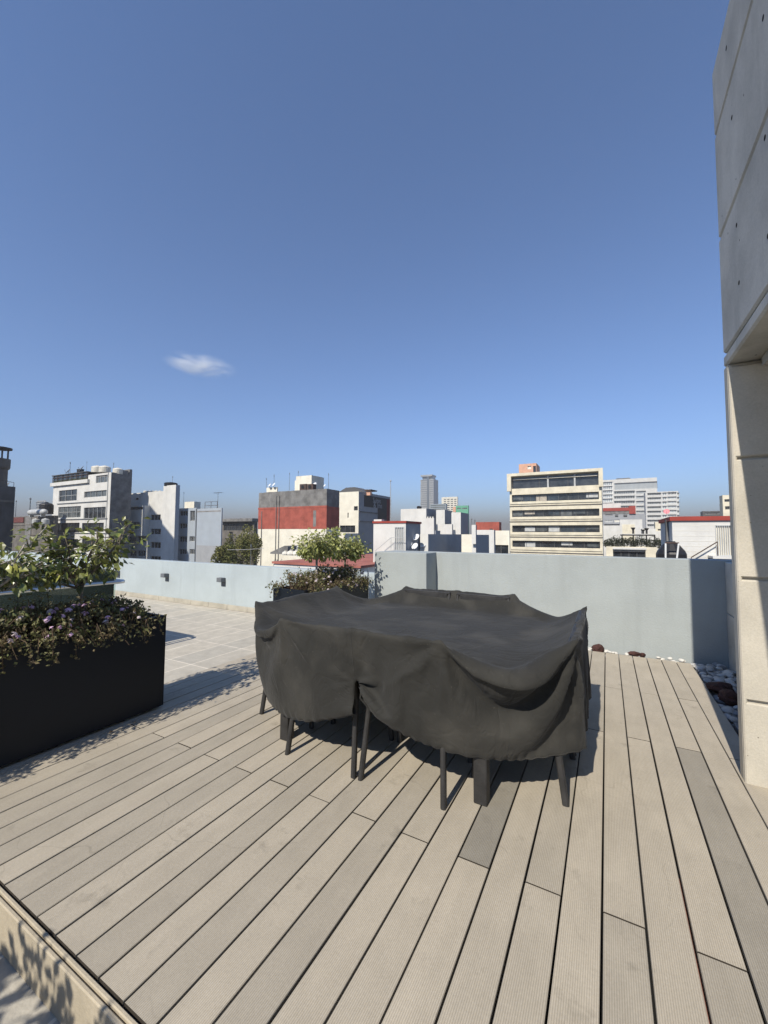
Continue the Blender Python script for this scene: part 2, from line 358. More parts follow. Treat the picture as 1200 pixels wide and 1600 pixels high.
# ------------------------------------------------------------------ parapets
ZP = 1.214
w = thing('parapet_wall', 'smooth pale grey parapet wall behind the deck, right of the black covered table', 'wall', (0, 6.25, -.18))
mb = MB(); mb.cbox(-2.46, 3.2, 6.25, 6.5, -.18, ZP, .006); mb.build('wall_body', M('paint_grey'), w)
p = thing('parapet_pier', 'pale grey projecting wall block between the back planter and the long parapet', 'wall', (-2.9, 5.83, -.18))
mb = MB(); mb.cbox(-3.37, -2.447, 5.83, 6.55, -.18, ZP, .006); mb.build('wall_body', M('paint_grey'), p)
lw = thing('terrace_wall', 'long low pale blue-grey terrace wall with small square wall lamps', 'wall', (-12, 6.33, -.18))
mb = MB(); mb.cbox(-26, -3.372, 6.33, 6.55, -.18, .80, .006); mb.build('wall_body', M('paint_pale'), lw)
mb = MB()
x = -26
while x < -3.4:
    x1 = min(x+.62, -3.38); mb.cbox(x+.003, x1-.003, 6.295, 6.328, -.182, -.075+random.uniform(-.002, .002), .004); x = x1
mb.build('skirting', M('curb_stone'), lw)
sides = ['rightmost of the small grey wall lamps, half hidden by the back planter bush', 'small grey wall lamp on the terrace wall, nearest left of the covered table',
         'small grey wall lamp in the middle of the terrace wall, above the dark planter corner', 'small grey wall lamp beside the end of the glass railing']
for x, py, lb in ((-5.72, 927, sides[0]), (-7.58, 908, sides[1]), (-9.62, 901, sides[2]), (-11.77, 896, sides[3])):
    z = .30 if py > 920 else onY(348 if x > -8 else 261 if x > -10 else 185, py, 6.27)[2]
    l = thing('wall_lamp', lb, 'wall lamp', (x, 6.33, z), group='lamps on the terrace wall')
    mb = MB(); mb.cbox(x-.075, x+.075, 6.20, 6.31, z-.02, z+.075, .006); mb.build('lamp_body', M('lamp_grey'), l)
    mb = MB(); mb.cbox(x-.05, x+.075, 6.312, 6.329, z-.12, z+.07, .004); mb.build('back_plate', M('lamp_grey'), l)

# ------------------------------------------------------------------ concrete building edge at the right
cb = thing('concrete_building', 'grey board-marked concrete building with a raised block over a sunlit wall end', 'building', (2, 1, -.18))
XF = .71
mb = MB(); zj = [2.62, 2.705, 3.505, 4.235, 4.70]
for i in range(len(zj)-1):
    a, b = zj[i], zj[i+1]; g = .009
    if i == 0: mb.cbox(XF, 4, -4, 3.41, a, b-g, .012)
    else: mb.cbox(XF, 4, -4, 3.41, a+g, b-g if i < 3 else b, .012)
    if i < 3: mb.box(XF+.03, 3.9, -3.9, 3.38, b-g-.002, b+g+.002)
up = mb.build('upper_block', M('concrete'), cb)
for y, z in ((3.0, 2.98), (2.52, 2.94), (3.0, 3.33), (3.0, 4.0), (2.45, 3.98), (2.5, 3.42), (3.05, 4.5), (2.45, 4.5)):
    mb = MB(); mb.lathe((0, 0, 0), [(.013, -.001), (.013, .0012), (.009, .0012), (.008, .0004)], 10); o = mb.build('tie_hole', M('under_black'), up, local=True)
    o.rotation_euler = (0, rad(-90), 0); o.location = (XF-cb.location.x, y-cb.location.y, z-cb.location.z)
mb = MB()
zz = [-.18, .49, 1.238, 1.995, 2.60]
mb.cbox(XF+.001, 3.9, 3.332, 3.418, -.18, 2.615, .006)
for i in range(4):
    a, b = zz[i], zz[i+1]; mb.cbox(XF+.010, 3.9, 3.308, 3.331, a+(.008 if i else 0), b-.008, .008)
mb.cbox(XF+.002, XF+.028, 3.309, 3.330, -.18, 2.60, .008)
wb = mb.build('wall_end', M('concrete_warm'), cb)
mb = MB(); mb.box(XF+.16, XF+.30, 2.0, 3.29, 2.56, 2.615); mb.build('soffit_beam', M('concrete'), cb)
# low return wall and kerb behind
rw = thing('return_wall', 'short grey concrete return wall with panel joints beside the pebble bed', 'wall', (1.3, 5.3, -.18))
mb = MB(); mb.cbox(1.235, 1.42, 3.5, 6.245, -.18, .585, .006); mb.cbox(1.235, 1.42, 3.5, 6.245, .595, 1.195, .006); mb.box(1.25, 1.40, 3.52, 6.24, .58, .60); mb.build('wall_body', M('concrete'), rw)
kb = thing('concrete_kerb', 'low grey concrete kerb in the shade at the near end of the pebble bed', 'kerb', (1, 4, -.18))
mb = MB(); mb.cbox(.873, .93, 3.43, 4.34, -.18, -.004, .005); mb.cbox(.932, 1.232, 3.6, 4.34, -.18, .06, .006); mb.build('kerb_body', M('stone_grey'), kb)

# ------------------------------------------------------------------ pebbles
def pebble_mesh(seed, m):
    r = np.random.default_rng(seed); bm = bmesh.new(); bmesh.ops.create_icosphere(bm, subdivisions=2, radius=1)
    d = r.normal(size=(3, 3)); 
    for v in bm.verts:
        c = np.array(v.co); v.co *= 1+.10*math.sin(c@d[0]*1.6)+.07*math.sin(c@d[1]*2.3)
    me = bpy.data.meshes.new('pebble'); bm.to_mesh(me); bm.free(); me.polygons.foreach_set('use_smooth', [True]*len(me.polygons)); me.materials.append(m); return me
pw = [pebble_mesh(i, M('pebble_white')) for i in range(4)]; pg = [pebble_mesh(10+i, mat('pebble_grey_%s' % 'abcdef'[i], c, .6, .12, 14)) for i, c in enumerate(((.46, .47, .47), (.34, .35, .35), (.54, .54, .52), (.25, .26, .27), (.44, .43, .40), (.50, .51, .51)))]
def pebble(me, x, y, z, s, label, group):
    o = bpy.data.objects.new('pebble', me); COL.objects.link(o); o.location = (x, y, z); o.scale = (s*random.uniform(.9, 1.5), s*random.uniform(.8, 1.1), s*random.uniform(.5, .7))
    o.rotation_euler = (random.uniform(-.3, .3), random.uniform(-.3, .3), random.uniform(0, 6.28)); tag(o, label, 'pebble', group)
for ring in range(2):
    for i in range(7):
        for j in range(23):
            if ring and random.random() < .55: continue
            x = .90+i*.05+random.uniform(-.016, .016); y = 4.42+j*.079+random.uniform(-.02, .02)
            if x > 1.215: continue
            if min(abs(x-0.953)+abs(y-5.151), abs(x-0.975)+abs(y-4.881)) < .11: continue
            pebble(random.choice(pg), x, y, -.055+ring*.035+random.uniform(-.006, .006), random.uniform(.031, .046), 'smooth grey river pebble in the shaded bed beside the concrete wall', 'grey pebbles in the shaded bed')
for i in range(30):
    x = -.28+i*.04+random.uniform(-.015, .015)
    if random.random() < .35 or abs(x+.13) < .08 or abs(x-.37) < .04 or abs(x-.28) < .05: continue
    pebble(random.choice(pw), x, 6.10+random.uniform(-.03, .08), -.02+random.uniform(-.01, .025), random.uniform(.022, .036), 'white pebble in the strip between deck end and grey parapet', 'white pebbles along the parapet')
def rock(name, label, x, y, z, s, seed, m):
    r = np.random.default_rng(seed); bm = bmesh.new(); bmesh.ops.create_icosphere(bm, subdivisions=3, radius=1); D = r.normal(size=(6, 3))*1.8
    for v in bm.verts:
        c = np.array(v.co); v.co *= 1+sum(.09*math.sin(c@D[k]+k) for k in range(6))+sum(.07*abs(math.sin(2.3*(c@D[k])+2*k)) for k in range(6))-.2; v.co = Vector((v.co.x*s[0], v.co.y*s[1], v.co.z*s[2]))
    me = bpy.data.meshes.new(name); bm.to_mesh(me); bm.free(); me.materials.append(m); o = bpy.data.objects.new(name, me); COL.objects.link(o); o.location = (x, y, z); tag(o, label, 'rock')
rock('rock', 'larger dark red-brown rock lying on the shaded grey pebbles, nearer one', 0.975, 4.881, .015, (.10, .075, .06), 3, M('red_stone'))
rock('rock', 'blackish rock on the shaded grey pebbles, behind the red-brown one', 0.953, 5.151, .015, (.095, .07, .055), 4, M('red_stone'))
rock('rock', 'rounded brown rock among white pebbles at the deck end, nearest the covered table', -.13, 6.12, .015, (.06, .05, .055), 5, M('red_stone'))
rock('rock', 'flat brown stone among white pebbles in the middle of the deck end', .28, 6.13, .0, (.07, .04, .026), 6, M('red_stone'))
rock('rock', 'small dark brown stone among white pebbles, right of the flat brown one', .37, 6.12, .0, (.03, .03, .03), 8, M('red_stone'))

# ------------------------------------------------------------------ foliage helpers
LEAF_V = np.array([[0, 0, 0], [-.27, .45, .07], [0, .5, -.02], [.27, .45, .07], [0, 1, -.12]]); LEAF_F = [(0, 2, 4, 1), (0, 3, 4, 2)]
def leaves(mb, P, D, S, width=1., up=None):
    P = np.asarray(P); n = len(P)
    if n == 0: return
    D = D/np.linalg.norm(D, axis=1)[:, None]; R = rng.normal(size=(n, 3)) if up is None else up
    A = np.cross(D, R); A /= np.linalg.norm(A, axis=1)[:, None]+1e-9; N = np.cross(A, D)
    V = P[:, None]+(A[:, None]*LEAF_V[None, :, 0:1]*width+D[:, None]*LEAF_V[None, :, 1:2]+N[:, None]*LEAF_V[None, :, 2:3])*np.asarray(S)[:, None, None]
    b = mb.n; mb.v.append(V.reshape(-1, 3)); mb.n += 5*n
    for i in range(n): mb.f += [tuple(b+5*i+q for q in f) for f in LEAF_F]
def ficus(name, label, base, trunk_h, crown_c, crown_r, nleaf, leaf, lm, bark, lean=(0, 0), seed=1, group=None, low=0):
    r = np.random.default_rng(seed); t = thing(name, label, 'tree', base, group=group)
    B = np.array(base, float); fork = B+np.array([lean[0], lean[1], trunk_h]); C = np.array(crown_c); Rr = np.array(crown_r)
    mb = MB(); mid = (B+fork)/2+r.normal(size=3)*.012
    mb.path([B-np.array([0, 0, .03]), B+(mid-B)*.4+r.normal(size=3)*.006, mid, fork], [.022, .019, .017, .016], 8); tr = mb.build('trunk', bark, t, smooth=True)
    bb = MB(); tips = []
    for k in range(11):
        a = 2*math.pi*k/11+r.uniform(-.3, .3); e = C+Rr*np.array([math.cos(a)*r.uniform(.45, .95), math.sin(a)*r.uniform(.45, .95), r.uniform(-.5, .8)])
        s = fork-np.array([0, 0, r.uniform(0, .06)]); m1 = s+(e-s)*.4+np.array([0, 0, -.03])+r.normal(size=3)*.025; m2 = s+(e-s)*.75+r.normal(size=3)*.02
        bb.path([s, m1, m2, e], [.010, .008, .006, .004], 6); tips += [m2, e, (m1+m2)/2]
        for q in range(4):
            f = m1+(e-m1)*r.uniform(.1, 1); g = f+r.normal(size=3)*Rr*.36; g = C+(g-C)/max(1, np.linalg.norm((g-C)/Rr)); bb.path([f, (f+g)/2+r.normal(size=3)*.012, g], [.005, .004, .0025], 5); tips += [g, (f+g)/2]
    bb.build('branches', bark, t, smooth=True)
    tips = np.array(tips); per = max(1, nleaf//len(tips)); L_ = MB()
    T = np.repeat(tips, per, 0); P = T+r.normal(size=T.shape)*.042
    q = (P-C)/Rr; keep = np.linalg.norm(q, axis=1) < 1.25; P = P[keep]; T = T[keep]
    D = (P-C)/Rr*.6+r.normal(size=P.shape)*.5+np.array([0, 0, -.35])
    up = np.array([-.1, -.35, 1.])+r.normal(size=P.shape)*.5
    leaves(L_, P, D, leaf*r.uniform(.65, 1.2, len(P)), 1.15, up); L_.build('crown', lm, t)
    return t
def lantana(name, label, x0, x1, y0, y1, z, nleaf, nfl, trail, seed, fl_mats=('lilac_petal', 'pale_petal'), hang=(), mound=.16, thin_end=0):
    r = np.random.default_rng(seed); t = thing(name, label, 'plant', ((x0+x1)/2, (y0+y1)/2, z))
    ph = r.uniform(0, 6, 6)
    def surf(x, y):
        u = (x-(x0+x1)/2)/((x1-x0)/2); e = max(0., 1-u*u*.55)
        n = .5+.25*math.sin(y*5.1+ph[0])+.25*math.sin(y*9.7+x*7+ph[1])
        fade = min(1, (y1-y)/.25+.25) if thin_end else 1
        return z+mound*e*(.55+.6*n)*fade
    ST = MB(); LV = MB(); tipsP = []; tipsD = []
    for k in range(trail):     # shoots: arching stems carrying the leaves
        x = r.uniform(x0+.03, x1-.03); y = r.uniform(y0+.03, y1-.03); b = np.array([x, y, z-.03])
        out = np.array([(x-(x0+x1)/2)/(x1-x0)*1.5, r.normal()*.6, 0]); ln = r.uniform(.6, 1.15)
        h = surf(x, y)-z; ex = x+out[0]*(.27 if out[0] > 0 else .22)*ln+r.normal()*.03; ey = y+out[1]*.16*ln
        if thin_end and ey > y1-.08 and r.random() < .75: continue
        inside = x0 < ex < x1 and y0 < ey < y1
        ez = surf(ex, ey)+r.normal()*.03 if inside else z+h*.35-r.uniform(0, .17)
        e = np.array([ex, ey, ez]); m = (b+e)/2+np.array([0, 0, .06+r.uniform(0, .05)])
        if r.random() < .06: e[2] += r.uniform(.04, .11)
        ST.path([b, m, e], [.004, .003, .0018], 4)
        for q in range(nleaf//trail):
            s = r.uniform(.25, 1.05); p = (1-s)**2*b+2*s*(1-s)*m+s*s*e; tipsP.append(p+r.normal(size=3)*.017); tipsD.append(r.normal(size=3)+np.array([0, 0, .15]))
    for hx, hy, hz, hl in hang:
        b = np.array([hx, hy, z+.02]); e = np.array([hx+r.uniform(.02, .05), hy+hl, hz]); m = np.array([hx+.05, hy+hl*.5, (z+hz)/2+.08])
        ST.path([b, m, e], [.004, .003, .002], 4)
        for q in range(26):
            s = r.uniform(.2, 1.05); p = (1-s)**2*b+2*s*(1-s)*m+s*s*e; tipsP.append(p+r.normal(size=3)*.014); tipsD.append(r.normal(size=3))
    leaves(LV, np.array(tipsP), np.array(tipsD), r.uniform(.016, .034, len(tipsP)), 1.35)
    ST.build('stems', M('lantana_stem'), t); LV.build('foliage', M('lantana_leaf'), t)
    # flower heads
    protos = []
    for k in range(3):
        F = MB(); n = 16
        for i in range(n):
            a = i*2.4; rr = .017*math.sqrt(i/n); c = np.array([rr*math.cos(a), rr*math.sin(a), .012-(rr/.017)**2*.011]); s = .0055
            nn = np.array([rr*math.cos(a)*40, rr*math.sin(a)*40, 1.]); nn /= np.linalg.norm(nn); aa = np.cross(nn, [.3, .8, .1]); aa /= np.linalg.norm(aa); b2 = np.cross(nn, aa)
            F.add([c+s*(math.cos(q)*aa+math.sin(q)*b2)+(nn*.002 if j % 2 else 0) for j, q in enumerate(np.linspace(0, 2*math.pi, 8, endpoint=False))], [tuple(range(8))])
        F.box(-.004, .004, -.004, .004, -.012, .004)
        protos.append((F, M(fl_mats[0] if k < 2 else fl_mats[1])))
    mesh = []
    for F, m in protos:
        o = F.build('flower_head', m, t, local=True); mesh.append(o.data); bpy.data.objects.remove(o)
    for k in range(nfl):
        x = x0+(x1+.08-x0)*r.random()**.6; y = r.uniform(y0, y1-(.2 if thin_end else 0)); zz = (surf(min(x, x1), y)+.012) if x < x1 else z+r.uniform(-.08, .08)
        o = bpy.data.objects.new('flower_head', mesh[int(r.integers(0, 3))]); COL.objects.link(o); o.parent = t
        o.location = (x-t.location.x, y-t.location.y, zz-t.location.z); o.rotation_euler = (r.normal()*.3-.3, .45+r.normal()*.3, r.uniform(0, 6)); s = r.uniform(.65, 1.25); o.scale = (s, s, s)
    return t
def planter(label, x0, x1, y0, y1, zb, zt):
    t = thing('planter_box', label, 'planter', ((x0+x1)/2, (y0+y1)/2, zb), group='dark metal planter boxes')
    b = MB(); th = .012; rim = .035
    b.cbox(x0, x1, y0, y0+th, zb+.02, zt, .003); b.cbox(x0, x1, y1-th, y1, zb+.02, zt, .003)
    b.cbox(x0, x0+th, y0+th+.001, y1-th-.001, zb+.02, zt, .003); b.cbox(x1-th, x1, y0+th+.001, y1-th-.001, zb+.02, zt, .003)
    b.build('shell', M('planter_metal'), t)
    b = MB(); b.box(x0+th, x1-th, y0+th, y0+rim, zt-.006, zt+.002); b.box(x0+th, x1-th, y1-rim, y1-th, zt-.006, zt+.002)
    b.box(x0+th, x0+rim, y0+rim, y1-rim, zt-.006, zt+.002); b.box(x1-rim, x1-th, y0+rim, y1-rim, zt-.006, zt+.002); b.build('rim', M('planter_metal'), t)
    part('soil', M('soil'), t, (x0+th, x1-th, y0+th, y1-th, zt-.12, zt-.05))
    b = MB()
    for y in np.arange(y0+.1, y1, .45): b.cbox(x0+.03, x1-.03, y-.03, y+.03, zb-.002, zb+.02, .004)
    b.build('skid', M('black_plastic'), t)
    return t
planter('dark blue-black metal planter with lilac flowers at the left edge of the deck', -3.885, -3.383, -.9, 2.234, 0, .783)
planter('dark metal planter with two small trees behind the covered table', -3.87, -3.345, 4.03, 5.60, 0, .783)
lantana('trailing_lantana', 'trailing plant with lilac flower heads spilling over the left planter', -3.87, -3.36, .2, 2.2, .79, 11500, 96, 620, 11, hang=[(-3.38, y, z, l) for y, z, l in ((1.35, .60, .05), (1.5, .62, .03), (1.62, .66, .05), (1.25, .63, .02), (1.4, .66, -.03), (1.72, .68, .06), (1.1, .62, .03))], thin_end=1)
lantana('trailing_lantana', 'sprawling plant with pale pink flowers in the planter behind the covered table', -3.88, -3.33, 4.06, 5.58, .79, 7000, 60, 420, 12, ('pale_petal', 'pale_petal'), hang=[(-3.85, 4.05, .72, -.12), (-3.8, 4.0, .68, -.02), (-3.5, 5.5, .70, .15), (-3.36, 5.45, .62, .12), (-3.36, 5.55, .66, .2), (-3.36, 5.3, .65, .1), (-3.9, 4.1, .80, -.2)], mound=.20)
# ficus trees in the planters
ficus('ficus_tree', 'loose leafy small ficus standing in the left planter above lilac flowers', (-3.63, 1.66, .75), .34, (-3.63, 1.70, 1.40), (.36, .42, .29), 640, .066, M('ficus_leaf'), M('trunk_bark'), (.0, .01), 21)
ficus('ficus_tree', 'small ficus cut off by the left edge of the photo', (-3.63, 1.12, .75), .36, (-3.63, 1.16, 1.36), (.36, .38, .27), 640, .064, M('ficus_leaf'), M('pale_bark'), (0, .0), 22)
c1 = onX(498, 848, -3.62); b1 = onX(493, 905, -3.62)
ficus('ficus_tree', 'light green round-headed small tree with a whitish trunk in the back planter', (-3.62, b1[1], .75), .42, (-3.62, c1[1], c1[2]), (.36, .36, .20), 1500, .062, M('ficus_leaf_light'), M('pale_bark'), (0, .02), 23)
c2 = onX(540, 852, -3.60)
ficus('ficus_tree', 'light green small tree with a dark leaning trunk, right one in the back planter', (-3.6, c2[1]-.05, .75), .40, (-3.6, c2[1], c2[2]), (.36, .34, .19), 1450, .062, M('ficus_leaf_light'), M('trunk_bark'), (0, .03), 24)
# thin white pole by the planter end
po = thing('white_pole', 'thin white metal pole behind the right end of the back planter', 'pole', (-3.40, 5.68, -.18))
mb = MB(); mb.tube((-3.40, 5.68, -.17), (-3.40, 5.68, .95), .012); mb.lathe((-3.40, 5.68, -.184), [(.05, 0), (.05, .012), (.015, .016)], 12); mb.build('pole_shaft', M('white_iron'), po)
# planter with a bush behind the photographer, whose shade reaches the lower left corner
planter('dark metal planter outside the photo whose bush shades the lower left floor', -3.0, -1.2, -1.37, -.87, -.18, .50)
ficus('ficus_tree', 'leafy small tree outside the photo that shades the lower left corner', (-1.85, -1.12, .5), .25, (-1.75, -1.05, 1.12), (.70, .30, .40), 3600, .075, M('ficus_leaf'), M('trunk_bark'), (0, 0), 31)

# ------------------------------------------------------------------ glass railing round the stairwell
gt = thing('glass_railing', 'frameless glass railing with a round steel handrail behind the left planter', 'railing', (-6, 1, -.18))
ys = [-3, -1.45, .1, 1.65, 3.2]
for a, b in zip(ys[:-1], ys[1:]): part('glass_panel', M('clear_glass'), gt, (-6.006, -5.994, a+.01, b-.01, -.17, .965))
xs_ = [-6.05, -7.5, -9.0, -10.5, -12.]
for a, b in zip(xs_[:-1], xs_[1:]): part('glass_panel', M('dark_reflection_glass'), gt, (b+.01, a-.01, 3.194, 3.206, -.17, .965))
mb = MB(); mb.path([(-5.92, -3, .822), (-5.92, 3.2, .822), (-5.935, 3.26, .822), (-5.99, 3.285, .822), (-12, 3.285, .822)], .024, 10); mb.build('handrail', M('steel'), gt, smooth=True)
mb = MB()
for y in (-2.2, -.7, .9, 2.4): mb.tube((-5.994, y, .80), (-5.92, y, .80), .008, n=6); mb.tube((-5.992, y, .80), (-5.986, y, .80), .025, n=12)
mb.build('bracket', M('steel'), gt)
part('base_channel', M('aluminium'), gt, (-6.03, -5.97, -3, 3.2, -.184, -.12), (-12, -6.031, 3.17, 3.23, -.184, -.12))
# a few dry leaves and crumbs blown against the deck edge and onto the boards
for k, (x, y, z, a) in enumerate(((-2.17, .70, -.178, .4), (-2.12, .73, -.178, 2.), (-2.23, .66, -.178, 3.9), (-2.5, .62, -.178, 1.), (-3.1, 1.02, .004, 2.4), (-3.30, 1.75, .004, .7), (-3.28, 1.95, .004, 4.))):
    mb = MB(); leaves(mb, np.array([[0, 0, 0.]]), np.array([[1., 0, .1]]), [.035], 1.2, np.array([[0, 0, 1.]])); o = mb.build('dry_leaf', M('dry_leaf'), None); o.location = (x, y, z+.004); o.rotation_euler = (.2, -.1, a)
    tag(o, ['small dry leaf at the foot of the deck edge, in the paving joint', 'small curled dry leaf nearest the deck edge', 'small dry leaf farther out on the lower paving', 'lone dry leaf by the left edge on the lower paving', 'dry leaf on the boards near the planter foot, left one', 'dry leaf on the boards under the planter, middle one', 'dry leaf on the boards nearest the planter corner'][k], 'leaf', 'dry leaves')
# ------------------------------------------------------------------ table, chairs and their cover
TX0, TX1, TY0, TY1, TZ = -2.135, -.60, 2.30, 3.90, .745
tb = thing('dining_table', 'dark square dining table hidden under the black cover, thick legs showing', 'table', ((TX0+TX1)/2, (TY0+TY1)/2, 0))
mb = MB(); mb.cbox(TX0, TX1, TY0, TY1, TZ-.035, TZ, .006); mb.build('tabletop', M('charcoal'), tb)
mb = MB()
for y in (TY0+.06, TY1-.09): mb.box(TX0+.095, TX1-.095, y, y+.03, TZ-.11, TZ-.036)
for x in (TX0+.06, TX1-.09): mb.box(x, x+.03, TY0+.095, TY1-.095, TZ-.11, TZ-.036)
mb.build('apron', M('charcoal'), tb)
for x in (TX0+.01, TX1-.085):
    for y in (TY0+.01, TY1-.085): mb = MB(); mb.cbox(x, x+.075, y, y+.075, .001, TZ-.036, .005); mb.build('leg', M('charcoal'), tb)
def make_chair():
    t = thing('dining_chair', 'x', 'chair', (0, 0, 0), group='chairs under the black cover')
    def bar(mb, p, q, w, d):   # rectangular bar with slightly rounded long edges
        p, q = np.array(p, float), np.array(q, float); c = .25*min(w, d)
        pr = [(-w/2+c, -d/2), (w/2-c, -d/2), (w/2, -d/2+c), (w/2, d/2-c), (w/2-c, d/2), (-w/2+c, d/2), (-w/2, d/2-c), (-w/2, -d/2+c)]
        vs = [e+np.array([a, b, 0]) for e in (p, q) for a, b in pr]; n = 8
        mb.add(vs, [(i, (i+1) % n, n+(i+1) % n, n+i) for i in range(n)]+[tuple(range(n-1, -1, -1)), tuple(range(n, 2*n))])
    mb = MB(); mb.cbox(-.235, .235, -.205, .235, .425, .45, .008); mb.build('seat', M('charcoal'), t, local=True)
    mb = MB()
    for s in (-1, 1): bar(mb, (s*.245, -.215, .455), (s*.255, -.31, .885), .028, .036)
    for i in range(4):
        z = .56+i*.09; y = -.215-.095*(z-.455)/.43; mb.cbox(-.232, .232, y-.008, y+.008, z, z+.055, .004)
    mb.cbox(-.268, .268, -.332, -.292, .875, .902, .008); mb.build('backrest', M('charcoal'), t, local=True)
    for s in (-1, 1):
        mb = MB(); bar(mb, (s*.268, -.27, .001), (s*.243, -.208, .452), .03, .036); mb.build('leg', M('charcoal'), t, local=True)
        mb = MB(); bar(mb, (s*.262, .25, .001), (s*.240, .215, .424), .03, .036); mb.build('leg', M('charcoal'), t, local=True)
    return t
ch = make_chair()
seats = [(-1.672, 2.46, 0, 'dark chair under the cover at the near side, left one, bare legs showing'),
         (-1.084, 2.46, 0, 'dark chair under the cover at the near side, right one'),
         (-.50, 2.815, 90, 'dark chair under the cover at the right end, nearer one'), (-.50, 3.41, 90, 'dark chair under the cover at the right end, farther one'),
         (-2.285, 2.825, -90, 'dark chair under the cover at the left end, nearer one'), (-2.285, 3.41, -90, 'dark chair under the cover at the left end, farther one'),
         (-1.70, 3.76, 180, 'dark chair under the cover at the far side, left one'), (-1.10, 3.76, 180, 'dark chair under the cover at the far side, right one')]
for i, (x, y, a, lb) in enumerate(seats):
    o = ch if i == 0 else copy_tree(ch); o.location = (x, y, 0); o.rotation_euler.z = rad(a); o['label'] = lb

